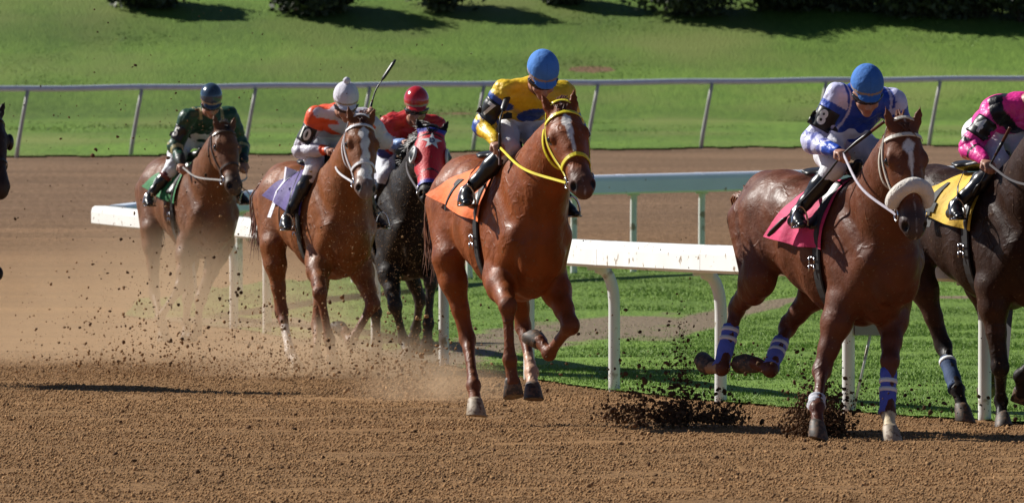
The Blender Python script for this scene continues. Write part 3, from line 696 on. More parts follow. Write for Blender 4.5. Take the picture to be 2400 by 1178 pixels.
    for sg, sh, el, ha in ((-1, shR, elR, haR), (1, shL, elL, haL)):
        d = nrm(ha-el); f.seg(neck0-up*.04, sh, .085, .078, None, .05); f.seg(sh, el, .080, .066, None, .035); f.seg(el, ha-d*.10, .067, .042, None, .03)
        f.seg(ha-d*.10, ha-d*.068, .033, .034, None, .012)
    V, Q = f.mesh(); N = vnormals(V, Q); am = np.ones(len(V))
    V = V+N*(folds(V*[.7, .7, 1.3], J['seed'], .022, 17)+folds(V, J['seed']+3, .009, 34))[:, None]
    V = relax(V, Q, 1)
    C = np.zeros_like(V); C[:] = J['silk']
    ctx = dict(V=V, C=C, cs=cs, pel=pel, up=up, neck=neck0, hd=hd)
    for sg, sh, el, ha in ((-1, shR, elR, haR), (1, shL, elL, haL)):
        t1, d1 = segp(V, sh, el); t2, d2 = segp(V, el, ha); arm = (np.minimum(d1, d2) < .10); u = np.where(d1 <= d2, t1, 1+t2)
        arm &= ~((t1 <= 0.02) & (d1 <= d2))
        ctx[sg] = (arm, u)
    J['paint'](ctx)
    silks = obj('silks', V, Q, M['silk'], root, True, C)
    sb = BVHTree.FromPolygons(V.tolist(), Q.tolist())
    if J.get('num'):
        for sg, sh, el in ((-1, shR, elR),)+(((1, shL, elL),) if J.get('numL') else ()):
            t = .52; c = sh+(el-sh)*t; ey = nrm(sh-el); out = J.get('numdir', V3(.55, sg*1.0, .1)); out = nrm(out-ey*np.dot(out, ey)); ex = nrm(np.cross(ey, out))
            O = c+out*.05
            pa = sheet('arm_band', sb, O, ex, ey, .150, .135, .005, M['black'], root, 12, 10)
            decal('arm_number', J['num'], .125, sb, O, ex, ey, .0125, plain('white_numeral', (.8, .8, .74), .6), pa, .85)
    # breeches
    f = Field(lo-.3, hi, .0095)
    f.ell(pel+V3(-.03, 0, -.02), (.12, .135, .11), None, .05); f.seg(pel, pel+up*.16, (.14, .12), (.15, .11), V3(0, 1, 0), .04)
    for sg, kn, an in ((-1, knR, anR), (1, knL, anL)):
        hip = pel+V3(0, sg*.10, -.02); m_ = hip*.5+kn*.5; f.seg(hip, m_, .100, .092, None, .05); f.seg(m_, kn, .092, .068, None, .03); f.seg(kn, kn+(an-kn)*.22, .066, .060, None, .03)
    V, Q = f.mesh(); N = vnormals(V, Q); V = relax(V+N*folds(V, J['seed']+9, .010, 26)[:, None], Q, 1)
    obj('breeches', V, Q, M['breech'], root)
    # boots, stirrups
    for sg, kn, an in ((-1, knR, anR), (1, knL, anL)):
        s_ = nrm(kn-an); toe = an+nrm(V3(.9, sg*.25, -.32)+J.get('toe', V3(0, 0, 0)))*.145; heel = an+V3(-.05, 0, -.045)
        f = Field(np.minimum(np.minimum(an, kn), toe)-.15, np.maximum(np.maximum(an, kn), toe)+.15, .009)
        f.chain([(kn+(an-kn)*.14, .062, .062), (kn+(an-kn)*.40, .058, .060), (kn+(an-kn)*.75, .042, .044), (an+s_*.02, .038, .042)], V3(0, 1, 0), .02)
        f.chain([(heel, .030, .034), (an*.6+toe*.4-V3(0, 0, .022), .036, .030), (toe-V3(0, 0, .012), .030, .020)], V3(0, 1, 0), .03)
        f.seg(an, an*.5+toe*.5-V3(0, 0, .01), .036, .028, None, .03)
        V, Q = f.mesh(); bo = obj('boot', V, Q, J.get('bootm') or M['boot'], root)
        if J.get('cuff'):
            MB().tube([kn+(an-kn)*.13, kn+(an-kn)*.30], [.067, .066], 16).build('boot_cuff', plain('boot_cuff', J['cuff'], .4), bo)
    # stirrups belong to the horse's saddle
    for sg, an, kn in ((-1, anR, knR), (1, anL, knL)):
        toe = an+nrm(V3(.9, sg*.25, -.32)+J.get('toe', V3(0, 0, 0)))*.09-V3(0, 0, .045); S = MB(); w_ = V3(.0, 1, 0)
        arch = [toe+w_*(.058*math.cos(t))+V3(0, 0, .125*math.sin(t)) for t in np.linspace(0, math.pi, 13)]
        S.tube(arch, .007, 6); S.tube([toe-w_*.06, toe+w_*.06], .009, 6); S.tube([toe-w_*.06+V3(.025, 0, 0), toe+w_*.06+V3(.025, 0, 0)], .006, 6)
        st = S.build('stirrup', M['metal'], I['root'])
        s0 = toe+V3(0, 0, .125); s1 = I['T'](.08, sg*.16, 1.56)
        MB().ribbon([s0, s0*.5+s1*.5+V3(0, sg*.02, 0), s1], [V3(0, sg, .2)]*3, .022, .004).build('stirrup_leather', M['black'], st)
    return dict(root=root, haR=haR, haL=haL, hands=hands, hd=hd, sb=sb, shR=shR, shL=shL, cs=cs)
def whip(label, rig, P, r0=.0075, flap=True):
    root = empty('riding_whip', rig.o, rig.rz); tag(root, label, 'whip')
    P = curve(P, 12); MB().tube(P, [r0*1.5]*3+[r0*.9]*6+[r0*.6]*3, 8).build('shaft', M['black'], root)
    d = nrm(P[-1]-P[-3]); MB().tube([P[-1]-d*.01, P[-1]+d*.02, P[-1]+d*.15, P[-1]+d*.19], [.008, .022, .023, .014], 8, flat=.6).build('flap', M['black'], root)
    dd = nrm(P[1]-P[0]); MB().tube([P[0]-dd*.10, P[0]-dd*.095, P[0]+dd*.10], [.014, .011, .009], 8).build('grip', M['brown'], root)
    return root

# ================================================================== SETTING
def ground_sheet(name, xs, ys, m, off=0.0, disp=None, mask=None):
    X, Yg = np.meshgrid(xs, ys); Z = gz(Yg)+off
    if disp is not None: Z = Z+disp(X, Yg)
    V = np.stack([X, Yg, Z], -1).reshape(-1, 3); nx = len(xs); ny = len(ys)
    I, Jj = np.meshgrid(np.arange(nx-1), np.arange(ny-1)); a = (Jj*nx+I).ravel()
    Q = np.stack([a, a+1, a+nx+1, a+nx], 1)
    if mask is not None:
        c = V[Q].mean(1); Q = Q[mask(c[:, 0], c[:, 1])]
    return tag(obj(name, V, Q, m), kind='structure')
def dirt_mat(c0=(.180, .093, .038, 1), c1=(.335, .190, .082, 1), streak=1.0):
    m = bpy.data.materials.new('track_dirt'); m.use_nodes = True; n = m.node_tree.nodes; l = m.node_tree.links; b = n['Principled BSDF']
    b.inputs['Roughness'].default_value = .95; b.inputs['Specular IOR Level'].default_value = .15
    tc = n.new('ShaderNodeTexCoord')
    def noise(s, d, st=(1, 1, 1)):
        mp = n.new('ShaderNodeMapping'); mp.inputs['Scale'].default_value = st; l.new(tc.outputs['Object'], mp.inputs[0])
        z = n.new('ShaderNodeTexNoise'); z.inputs['Scale'].default_value = s; z.inputs['Detail'].default_value = d; l.new(mp.outputs[0], z.inputs['Vector']); return z
    A = noise(14, 8); B = noise(.55, 4, (.35, 1, 1)); Cn = noise(1.0, 3, (.04, 1.3, 1))
    r = n.new('ShaderNodeValToRGB'); r.color_ramp.elements[0].position = .32; r.color_ramp.elements[1].position = .70
    r.color_ramp.elements[0].color = c0; r.color_ramp.elements[1].color = c1; l.new(A.outputs[0], r.inputs[0])
    rb = n.new('ShaderNodeValToRGB'); rb.color_ramp.elements[0].position = .32; rb.color_ramp.elements[1].position = .70
    rb.color_ramp.elements[0].color = (.150, .090, .050, 1); rb.color_ramp.elements[1].color = (.27, .168, .102, 1); l.new(A.outputs[0], rb.inputs[0])
    sx = n.new('ShaderNodeSeparateXYZ'); l.new(tc.outputs['Object'], sx.inputs[0]); my = n.new('ShaderNodeMapRange'); my.interpolation_type = 'SMOOTHSTEP'; my.inputs['From Min'].default_value = 84; my.inputs['From Max'].default_value = 112; l.new(sx.outputs[1], my.inputs[0])
    mxr = n.new('ShaderNodeMix'); mxr.data_type = 'RGBA'; l.new(my.outputs[0], mxr.inputs[0]); l.new(r.outputs[0], mxr.inputs[6]); l.new(rb.outputs[0], mxr.inputs[7])
    mr = n.new('ShaderNodeMapRange'); mr.inputs['From Min'].default_value = .3; mr.inputs['From Max'].default_value = .7; mr.inputs['To Min'].default_value = .84; mr.inputs['To Max'].default_value = 1.18; l.new(B.outputs[0], mr.inputs[0])
    m2 = n.new('ShaderNodeMapRange'); m2.inputs['From Min'].default_value = .35; m2.inputs['From Max'].default_value = .65; m2.inputs['To Min'].default_value = .88; m2.inputs['To Max'].default_value = 1.1; l.new(Cn.outputs[0], m2.inputs[0])
    mu = n.new('ShaderNodeMath'); mu.operation = 'MULTIPLY'; l.new(mr.outputs[0], mu.inputs[0]); l.new(m2.outputs[0], mu.inputs[1])
    vs = n.new('ShaderNodeVectorMath'); vs.operation = 'SCALE'; l.new(mxr.outputs[2], vs.inputs[0]); l.new(mu.outputs[0], vs.inputs['Scale']); l.new(vs.outputs[0], b.inputs['Base Color'])
    z = noise(38, 6); bp = n.new('ShaderNodeBump'); bp.inputs['Distance'].default_value = .03; bp.inputs['Strength'].default_value = .9; l.new(z.outputs[0], bp.inputs['Height']); l.new(bp.outputs[0], b.inputs['Normal'])
    return m
def grass_mat(name, dark, light, worn=None, dry=None):
    m = bpy.data.materials.new(name); m.use_nodes = True; n = m.node_tree.nodes; l = m.node_tree.links; b = n['Principled BSDF']
    b.inputs['Roughness'].default_value = .75; b.inputs['Specular IOR Level'].default_value = .2
    tc = n.new('ShaderNodeTexCoord')
    def noise(s, d, st):
        mp = n.new('ShaderNodeMapping'); mp.inputs['Scale'].default_value = st; l.new(tc.outputs['Object'], mp.inputs[0])
        z = n.new('ShaderNodeTexNoise'); z.inputs['Scale'].default_value = s; z.inputs['Detail'].default_value = d; l.new(mp.outputs[0], z.inputs['Vector']); return z
    A = noise(10, 8, (1, .12, 1)); B = noise(.5, 5, (1, .25, 1)); D = noise(1, 3, (.05, .16, 1))
    r = n.new('ShaderNodeValToRGB'); r.color_ramp.elements[0].position = .34; r.color_ramp.elements[1].position = .68
    r.color_ramp.elements[0].color = (*dark, 1); r.color_ramp.elements[1].color = (*light, 1)
    mixf = n.new('ShaderNodeMath'); mixf.operation = 'MULTIPLY_ADD'; l.new(A.outputs[0], mixf.inputs[0]); mixf.inputs[1].default_value = .55
    h2 = n.new('ShaderNodeMath'); h2.operation = 'MULTIPLY'; l.new(B.outputs[0], h2.inputs[0]); h2.inputs[1].default_value = .45; l.new(h2.outputs[0], mixf.inputs[2]); l.new(mixf.outputs[0], r.inputs[0])
    mr = n.new('ShaderNodeMapRange'); mr.inputs['From Min'].default_value = .35; mr.inputs['From Max'].default_value = .65; mr.inputs['To Min'].default_value = .74; mr.inputs['To Max'].default_value = 1.18; l.new(D.outputs[0], mr.inputs[0])
    rc = r.outputs[0]
    if dry:                                      # thin, drier patches between the lush ones
        Ed = noise(.5, 6, (.6, .45, 1)); rd = n.new('ShaderNodeMapRange'); rd.inputs['From Min'].default_value = .45; rd.inputs['From Max'].default_value = .68; l.new(Ed.outputs[0], rd.inputs[0])
        md_ = n.new('ShaderNodeMix'); md_.data_type = 'RGBA'; l.new(rd.outputs[0], md_.inputs[0]); l.new(rc, md_.inputs[6]); md_.inputs[7].default_value = (*dry, 1); rc = md_.outputs[2]
    vs = n.new('ShaderNodeVectorMath'); vs.operation = 'SCALE'; l.new(rc, vs.inputs[0]); l.new(mr.outputs[0], vs.inputs['Scale']); out = vs.outputs[0]
    if worn:                                     # a bare, trodden strip
        a = n.new('ShaderNodeAttribute'); a.attribute_name = 'col'; W = noise(1.6, 5, (1, .5, 1))
        ad = n.new('ShaderNodeMath'); ad.operation = 'ADD'; l.new(a.outputs['Fac'], ad.inputs[0]); l.new(W.outputs[0], ad.inputs[1])
        r3 = n.new('ShaderNodeMapRange'); r3.inputs['From Min'].default_value = .95; r3.inputs['From Max'].default_value = 1.15; l.new(ad.outputs[0], r3.inputs[0])
        mm = n.new('ShaderNodeMix'); mm.data_type = 'RGBA'; l.new(r3.outputs[0], mm.inputs[0]); l.new(out, mm.inputs[6]); mm.inputs[7].default_value = (*worn, 1); out = mm.outputs[2]
    l.new(out, b.inputs['Base Color'])
    z = noise(24, 5, (1, .5, 1)); bp = n.new('ShaderNodeBump'); bp.inputs['Distance'].default_value = .025; l.new(z.outputs[0], bp.inputs['Height']); l.new(bp.outputs[0], b.inputs['Normal'])
    return m
MD = dirt_mat()
def nz2(X, Y, s, seed):                          # cheap smooth noise for relief
    r = np.random.default_rng(seed); o = np.zeros_like(X, float)
    for i in range(9):
        a = r.uniform(0, 6.28); k = s*r.uniform(.5, 2.2); o += np.sin(X*k*math.cos(a)+Y*k*math.sin(a)+r.uniform(0, 6.28)+1.3*np.sin(X*k*.37+i)+1.3*np.sin(Y*k*.31-i))
    return o/9
ys = np.concatenate([np.linspace(-60, 39, 12), np.arange(40, 62, .09), np.arange(62.2, 92, .3), np.arange(92, 137, .12), np.linspace(137.5, 200, 60), np.geomspace(203, 1400, 30)])
xs = np.concatenate([-np.geomspace(900, 9, 24), np.arange(-8.4, 8.5, .07), np.geomspace(9, 900, 24)])
near = lambda Y: np.clip((66-Y)/6, 0, 1)*np.clip((Y-39)/1, 0, 1)
ground_sheet('ground', xs, ys, MD, 0, lambda X, Y: (.25+.75*near(Y))*(.008*nz2(X, Y, 9, 3)+.006*nz2(X, Y, 26, 4)+.014*np.maximum(nz2(X*.6, Y, 5, 5), 0))*(Y<97)+np.clip((Y-96)/4, 0, 1)*np.clip((126-Y)/3, 0, 1)*(.022*np.sin(Y*5.2+.3*np.sin(X*.9))*np.sin(X*.35+1)**2+.012*nz2(X*.5, Y*1.5, 6, 9)))

# lines of the two rails (X at depth), from their feet
RP = [(268, 232), (547, 242), (625, 248), (743, 260), (880, 274), (1040, 289), (1240, 307), (1440, 323), (1690, 338), (1990, 351), (2310, 363), (2660, 372), (3050, 380)]
FRONT = [V3((p-1200)/s, FPX/s, 0) for p, s in RP]
FP = [(268, 231.6), (400, 227), (560, 222), (760, 218), (1000, 214.5), (1250, 212), (1500, 210), (1650, 209), (1850, 207.5), (2200, 205), (2700, 202), (3300, 198)]
FAR = [V3((p-1200)/s, FPX/s, 0) for p, s in FP]
fx_ = np.array([p[0] for p in FRONT]); fy_ = np.array([p[1] for p in FRONT]); bx_ = np.array([p[0] for p in FAR]); by_ = np.array([p[1] for p in FAR])
def in_median(X, Y):
    e = .10*np.sin(X*9)+.06*np.sin(X*23+1)
    return (X > -3.9+e) & (Y > np.interp(X, fx_, fy_)-.15+e) & (Y < np.interp(X, bx_, by_)+2.1+e*3)
xs2 = np.arange(-4.2, 9, .05); ys2 = np.arange(50, 99, .12)
MG = grass_mat('median_grass', (.105, .180, .026), (.180, .285, .042), worn=(.20, .15, .095))
md = ground_sheet('median_grass', xs2, ys2, MG, .018, lambda X, Y: .022*nz2(X, Y, 2.2, 12)*np.clip((Y-np.interp(X, fx_, fy_))/1.5, 0, 1), in_median)
# worn strip crossing the strip of grass
vv = np.empty(len(md.data.vertices)*3, np.float32); md.data.vertices.foreach_get('co', vv); vv = vv.reshape(-1, 3)
def wornness(X, Y):
    s = FPX/Y; py = -327+(CAMZ-gz(Y))*s; px = 1200+X*s
    c = np.interp(px, [700, 900, 1050, 1200, 1430, 1600, 1750, 1900], [760, 850, 838, 800, 772, 770, 730, 700]); wd = np.interp(px, [700, 1000, 1200, 1430, 1560, 1750, 1900], [15, 45, 48, 34, 40, 22, 4])
    return np.clip(1.25-np.abs(py-c)/wd, 0, .75)
ww = wornness(vv[:, 0], vv[:, 1]); ca = md.data.color_attributes.new('col', 'FLOAT_COLOR', 'POINT'); cc = np.ones((len(vv), 4), np.float32); cc[:, :3] = ww[:, None]; ca.data.foreach_set('color', cc.ravel())
def blades(name, n, sampler, hmin, hmax, wid, mats, label, seed, nb=3):
    r = np.random.default_rng(seed); X, Y = sampler(r, n); n = len(X); Z = gz(Y)+.01
    a = r.uniform(0, 6.28, n*nb); h = r.uniform(hmin, hmax, n*nb); X = np.repeat(X, nb)+r.normal(0, .015, n*nb); Y = np.repeat(Y, nb)+r.normal(0, .015, n*nb); Z = np.repeat(Z, nb)
    dx = np.cos(a)*wid; dy = np.sin(a)*wid; le = r.normal(0, .35, (n*nb, 2))*h[:, None]
    V = np.stack([np.stack([X-dx, Y-dy, Z], -1), np.stack([X+dx, Y+dy, Z], -1), np.stack([X+le[:, 0], Y+le[:, 1], Z+h], -1)], 1).reshape(-1, 3)
    F = np.arange(len(V)).reshape(-1, 3); o = obj(name, V, F, mats, None, False)
    return tag(o, label, 'grass', kind='stuff')
def grass_blade_mat(name, a, b_):
    m = bpy.data.materials.new(name); m.use_nodes = True; n = m.node_tree.nodes; l = m.node_tree.links; b = n['Principled BSDF']
    g = n.new('ShaderNodeNewGeometry'); tc = n.new('ShaderNodeTexCoord'); z = n.new('ShaderNodeTexNoise'); z.inputs['Scale'].default_value = .8; l.new(tc.outputs['Object'], z.inputs['Vector'])
    ad = n.new('ShaderNodeMath'); ad.operation = 'ADD'; l.new(g.outputs['Random Per Island'], ad.inputs[0]); l.new(z.outputs[0], ad.inputs[1])
    r = n.new('ShaderNodeValToRGB'); r.color_ramp.elements[0].position = .2; r.color_ramp.elements[0].color = (*a, 1); r.color_ramp.elements[1].position = .95; r.color_ramp.elements[1].color = (*b_, 1)
    sc_ = n.new('ShaderNodeMath'); sc_.operation = 'MULTIPLY'; sc_.inputs[1].default_value = .62; l.new(ad.outputs[0], sc_.inputs[0]); l.new(sc_.outputs[0], r.inputs[0])
    l.new(r.outputs[0], b.inputs['Base Color']); b.inputs['Roughness'].default_value = .6; b.inputs['Specular IOR Level'].default_value = .35
    b.inputs['Subsurface Weight'].default_value = 0
    return m
def samp_med(r, n):
    X = r.uniform(-4.1, 6.2, n); Y = r.uniform(52, 97, n); k = in_median(X, Y) & (r.random(n) > wornness(X, Y)*1.25) & (np.abs(X) < Y*.0655); return X[k], Y[k]
blades('grass_blades', 180000, samp_med, .008, .030, .005, grass_blade_mat('median_blades', (.125, .21, .028), (.23, .36, .055)), 'short sunlit grass between the two white rails', 5)

# infield grass beyond the pipe rail
PIPE = [V3((px-1200)/FPX*Y, Y, 0) for px, Y in ((-500, 126.6), (0, 128.3), (600, 129.8), (1200, 131.3), (1800, 132.8), (2400, 134.2), (3000, 135.7))]
px_ = np.array([p[0] for p in PIPE]); py_ = np.array([p[1] for p in PIPE])
def in_far(X, Y): return Y > np.interp(X, px_, py_)-.4+.3*np.sin(X*2.3)+.2*np.sin(X*7)
MG2 = grass_mat('infield_turf', (.080, .150, .018), (.155, .255, .036), dry=(.165, .205, .048))
ysf = np.concatenate([np.arange(124, 200, .3), np.geomspace(201, 1400, 40)]); xsf = np.concatenate([-np.geomspace(900, 17, 16), np.arange(-16, 16.1, .25), np.geomspace(17, 900, 16)])
ground_sheet('infield_grass', xsf, ysf, MG2, .03, lambda X, Y: .05*nz2(X, Y, 1.1, 21)*np.clip((Y-136)/6, 0, 1)*np.clip((190-Y)/10, 0, 1), in_far)
def samp_far(r, n):
    Y = r.uniform(128, 164, n); X = r.uniform(-.067, .067, n)*Y; k = in_far(X, Y)
    d = nz2(X, Y*.5, 1.5, 31); k &= r.random(n) < .35+.9*np.clip(d+.25, 0, 1); return X[k], Y[k]
blades('infield_grass_blades', 80000, samp_far, .008, .035, .008, grass_blade_mat('infield_blades', (.075, .14, .018), (.18, .27, .045)), 'mown sunlit grass covering the infield bank beyond the pipe rail', 6)

# ------------------------------------------------------------------ white box rails with goose-neck posts
def sweep(path, prof, zs):                       # profile: (sideways, up) pairs; path points x,y with heights zs
    V = []; n = len(prof)
    for i, p in enumerate(path):
        t = path[min(i+1, len(path)-1)]-path[max(i-1, 0)]; t = nrm(V3(t[0], t[1], 0)); s_ = V3(t[1], -t[0], 0)
        for a, b in prof: V.append(V3(p[0], p[1], zs[i])+s_*a+V3(0, 0, b))
    F = [(i*n+k, i*n+(k+1) % n, (i+1)*n+(k+1) % n, (i+1)*n+k) for i in range(len(path)-1) for k in range(n)]
    return V, F+[tuple(range(n))[::-1], tuple((len(path)-1)*n+k for k in range(n))]
def goose_rail(name, label, feet, top, side, postidx, endcap=True, rad=.043, depth=.19, width=.20, reach=.15, group=None, paint='white'):
    root = empty(name, (feet[0][0], feet[0][1], float(gz(feet[0][1])))); tag(root, label, 'rail'); o = V3(*root.location)
    P = curve(feet, 90); rail = []
    for i, p in enumerate(P):
        t = P[min(i+1, 89)]-P[max(i-1, 0)]; t = nrm(V3(t[0], t[1], 0)); s_ = V3(t[1], -t[0], 0)*side; rail.append(p+s_*reach)
    zs = [float(gz(p[1]))+top for p in P]
    w2 = width/2; prof = [(-w2, -depth+.02), (-w2, -.05), (-w2+.015, -.018), (-w2+.05, 0), (w2-.04, 0), (w2-.01, -.02), (w2, -.06), (w2, -depth+.02), (w2-.02, -depth), (-w2+.02, -depth)]
    V, F = sweep(rail, prof, zs); V = [v-o for v in V]
    rl = obj('rail', V, F, M[paint], root, False)
    # joints between lengths of rail
    for i in range(4, 88, 7):
        J = MB()
        t = nrm(rail[i+1]-rail[i]); pr = [(a*1.02, b*1.015+.0015) for a, b in prof]
        V, F = sweep([rail[i], rail[i]+t*.05], pr, [zs[i], zs[i]+(zs[i+1]-zs[i])*.05/max(np.linalg.norm(rail[i+1]-rail[i]), 1e-6)]); J.add([v-o for v in V], F); J.build('rail_joint', M[paint], rl, False)
    posts = []
    for k in postidx:
        p = feet[k]; i = int(np.argmin([np.linalg.norm(q-p) for q in P])); t = P[min(i+1, 89)]-P[max(i-1, 0)]; t = nrm(V3(t[0], t[1], 0)); s_ = V3(t[1], -t[0], 0)*side
        z0 = float(gz(p[1])); b0 = V3(p[0], p[1], z0-.1)-o; H = top-depth
        C = [b0, b0+V3(0, 0, .1+H*.5), b0+V3(0, 0, .1+H*.74)+s_*.002*reach/.15, b0+V3(0, 0, .1+H*.87)+s_*.022*reach/.15, b0+V3(0, 0, .1+H*.96)+s_*.065*reach/.15, b0+V3(0, 0, .1+H-.004)+s_*(reach*.85)]
        q = MB().tube(curve(C, 20), rad, 14).build('post', M['post'], root)
        c_ = b0+V3(0, 0, .1+H-.012)+s_*(reach-.02)
        MB().box(c_-V3(.07, .05, .012), c_+V3(.07, .05, .012)).build('bracket', M['post'], q, False)
    return root
g1 = goose_rail('box_rail', 'long white box rail with goose-neck posts just behind the horses', FRONT, 1.10, 1, range(1, len(FRONT)), reach=.15)
FARP = [FAR[0]]+[V3((px-1200)/s, FPX/s, 0) for px, s in ((1100, 213.5), (1225, 212.2), (1345, 211.3), (1485, 210.3), (1645, 209.2), (1810, 208), (1990, 206.6), (2180, 205.2), (2390, 203.8), (2600, 202.5))]
g2 = goose_rail('box_rail', 'second white box rail across the grass strip, behind the chestnut horses', FAR[:2]+[V3((px-1200)/s, FPX/s, 0) for px, s in ((560, 222), (830, 216.5), (965, 215), (1100, 213.5), (1225, 212.2), (1345, 211.3), (1485, 210.3), (1645, 209.2), (1810, 208), (1990, 206.6), (2180, 205.2), (2390, 203.8), (2600, 202.5), (3300, 198))], 1.10, 1, range(2, 16), reach=.02, rad=.038, paint='whiteshade', depth=.21, width=.24)
# grey metal box on a post of the near rail
bp_ = V3((1992-1200)/351, FPX/351, 0); bz = float(gz(bp_[1]))
bx = empty('utility_box', (bp_[0], bp_[1], bz)); tag(bx, 'grey metal box with a thin stay on a post of the near white rail', 'box')
MB().box((.035, -.05, .52), (.25, .06, .82)).build('case', M['greybox'], bx, False); MB().box((.03, -.06, .822), (.255, .07, .84)).build('lid', M['greybox'], bx, False)
MB().tube([V3(.14, 0, .52), V3(.03, -.02, .02)], .010, 8).build('stay', M['post'], bx)

# ------------------------------------------------------------------ pipe rail with leaning posts
def pipe_fence():
    root = empty('pipe_fence', (0, 131.3, float(gz(131.3)))); tag(root, 'thin grey pipe rail on leaning posts along the edge of the far grass', 'fence'); o = V3(*root.location)
    def W(px): X = 0; Y = np.interp(px, [-500, 3000], [126.6, 135.7]); return V3((px-1200)/FPX*Y, Y, float(gz(Y)))
    top = 1.07
    P = [W(px)+V3(.05, 0, top)-o for px in np.linspace(-420, 2900, 60)]
    P = [p+V3(0, 0, .006*math.sin(i*1.1)) for i, p in enumerate(P)]
    MB().tube(P, .046, 12).build('rail', M['alu'], root)
    for k in range(-1, 11):
        px = 37+k*267.5; b = W(px)-o
        MB().tube([b-V3(0, 0, .05), b+V3(.04, 0, .25), b+V3(.12, -.02, .70), b+V3(.185, -.02, top-.03)], [.034, .034, .030, .028], 10).build('post', M['greypost'], root)
    return root
pipe_fence()

# ------------------------------------------------------------------ shrubs on the bank
leafm = grass_blade_mat('shrub_leaves', (.018, .030, .014), (.075, .085, .040)); twigm = plain('shrub_twigs', (.05, .035, .03), .8)
def shrub(label, px, py, wpx, hgt, seed):
    py += 5
    b = onground(px, py); s = FPX/b[1]; rx = wpx/s/1.85; r = np.random.default_rng(seed)
    root = empty('shrub', b); tag(root, label, 'shrub', 'dark shrubs along the top of the grass bank')
    n = 12000; c = r.normal(size=(26, 3)); c /= np.linalg.norm(c, axis=1, keepdims=True); c = c*r.uniform(.35, .8, (26, 1))*[rx, rx*.8, hgt*.5]+[0, 0, hgt*.52]
    k = r.integers(0, 26, n); P = c[k]+r.normal(size=(n, 3))*[rx*.20, rx*.17, hgt*.12]; P[:, 2] = np.abs(P[:, 2])
    a = r.normal(size=(n, 3)); a /= np.linalg.norm(a, axis=1, keepdims=True); bb = np.cross(a, r.normal(size=(n, 3))); bb /= np.linalg.norm(bb, axis=1, keepdims=True)
    L = r.uniform(.05, .10, (n, 1)); V = np.stack([P-a*L, P+bb*L*.5, P+a*L, P-bb*L*.5], 1).reshape(-1, 3)
    obj('foliage', V, np.arange(n*4).reshape(-1, 4), leafm, root, False)
    t = MB()
    for i in range(16): t.tube(curve([V3(*r.normal(0, .04, 2), -.05), c[i]*.5+V3(*r.normal(0, .05, 3)), c[i]], 5), [.03, .024, .016, .010, .004], 5)
    t.build('stems', twigm, root)
SH = [(350, 14, 170, 1.1, 'small dark shrub cut by the top edge, left end of the row'), (738, 30, 215, 1.4, 'broad dark shrub at the top, left of the rider in the white cap'),
      (1035, 20, 175, 1.2, 'dark shrub at the top above the whip held upright'), (1318, 4, 120, 1.0, 'smallest shrub at the top, above the blue cap of rider 7'),
      (1630, 32, 270, 1.6, 'wide dark shrub at the top, middle of the right half'), (1835, 22, 200, 1.3, 'low dark shrub touching the right side of the wide one'),
      (1990, 20, 200, 1.4, 'dark shrub at the top straight above the right blue cap'), (2145, 36, 240, 1.6, 'large dark shrub at the top, just right of the right blue cap'),
      (2290, 38, 220, 1.6, 'dark shrub at the top above the pink rider'), (2400, 50, 190, 1.5, 'dark shrub at the top right corner')]
for i, (px, py, w_, h_, lb) in enumerate(SH): shrub(lb, px, py, w_, h_, 40+i)

# ================================================================== HORSES AND RIDERS
CHEST = (.215, .052, .009)
def P7(x):
    C = x['C']; V = x['V']; Yl = (.80, .52, .02); Bl = (.035, .085, .36)
    for sg in (-1, 1):
        arm, u = x[sg]; mixc(C, (arm & (((u > .62) & (u < .80)) | ((u > .95) & (u < 1.14)) | (u < .34) & (u > .12)))*1.0, Bl)
    fr = (V-x['cs'])@x['up']; q = V-x['cs']
    e_ = np.linalg.norm((V-(x['cs']+V3(.12, .0, -.15)))/[.3, .115, .055], axis=1); mixc(C, (e_ < 1)*1.0, Bl); mixc(C, (e_ < .40)*1.0, Yl)
h7 = Rig(1236, 372, 19, .06)
H7 = make_horse('race_horse', 'bright chestnut horse in a yellow bridle with an orange cloth, number 7', h7, dict(seed=7, coat=CHEST, pts=(.15, .045, .015), muzc=(.10, .05, .035), hair=(.11, .035, .012),
    poll=(1316, 244, 1.20), muz=(1370, 432, 1), face=-9, earout=.22, blaze=dict(y=-.002, w=[(.08, .0), (.11, .024), (.16, .026), (.24, .014), (.33, .010), (.37, 0)]),
    fr=dict(k=(1190, 716, 1), f=(1195, 842, 1), t=(1206, 925, -1), back=1), fl=dict(k=(1337, 762, 1), f=(1287, 828, -1), t=(1252, 782, -1), back=1, e=(.02, 0)),
    hr=dict(k=(1096, 795, -1), f=(1110, 903, 1), t=(1116, 965, 1), ground=1, pale=1), hl=dict(k=(1226, 765, -1), f=(1246, 872, 1), t=(1249, 924, 1), ground=1),
    socks={('h', 1): (.62, 2, (.50, .30, .20))}, tail=V3(-.22, -.05, -.50), mane=1))
tack(H7, (.88, .17, .025), '7', (.02, .02, .02), back_slant=.42, numsize=.30, numx=-.15)
J7 = make_jockey('rider in yellow and blue silks and a blue cap on horse 7', H7, dict(seed=1, head=(1272, 172, .60), face=-6, down=.75, shR=(1184, 216, .36), shL=(1318, 222, .36), elR=(1134, 296, .26), haR=(1168, 342, .56), yc=.06,
    knR=(1192, 348, .44), anR=(1092, 452, .30), haL=(1290, 340, .62), elL=(1345, 300, .34), knL=(1290, 372, .42), anL=(1322, 478, .24), cap=(.06, .22, .62), silk=(.80, .52, .02), paint=P7, num='7', numdir=V3(.8, -.75, .1)))
bridle(H7, (.78, .66, .03), [(-1, J7['haR']), (1, J7['haL'])], w=.026)
whip('dark red whip held upright in the fist of rider 7', h7, [J7['haR']+V3(.03, 0, -.02), J7['haR']+V3(.03, .0, .15), h7.at(1179, 258, .52)])

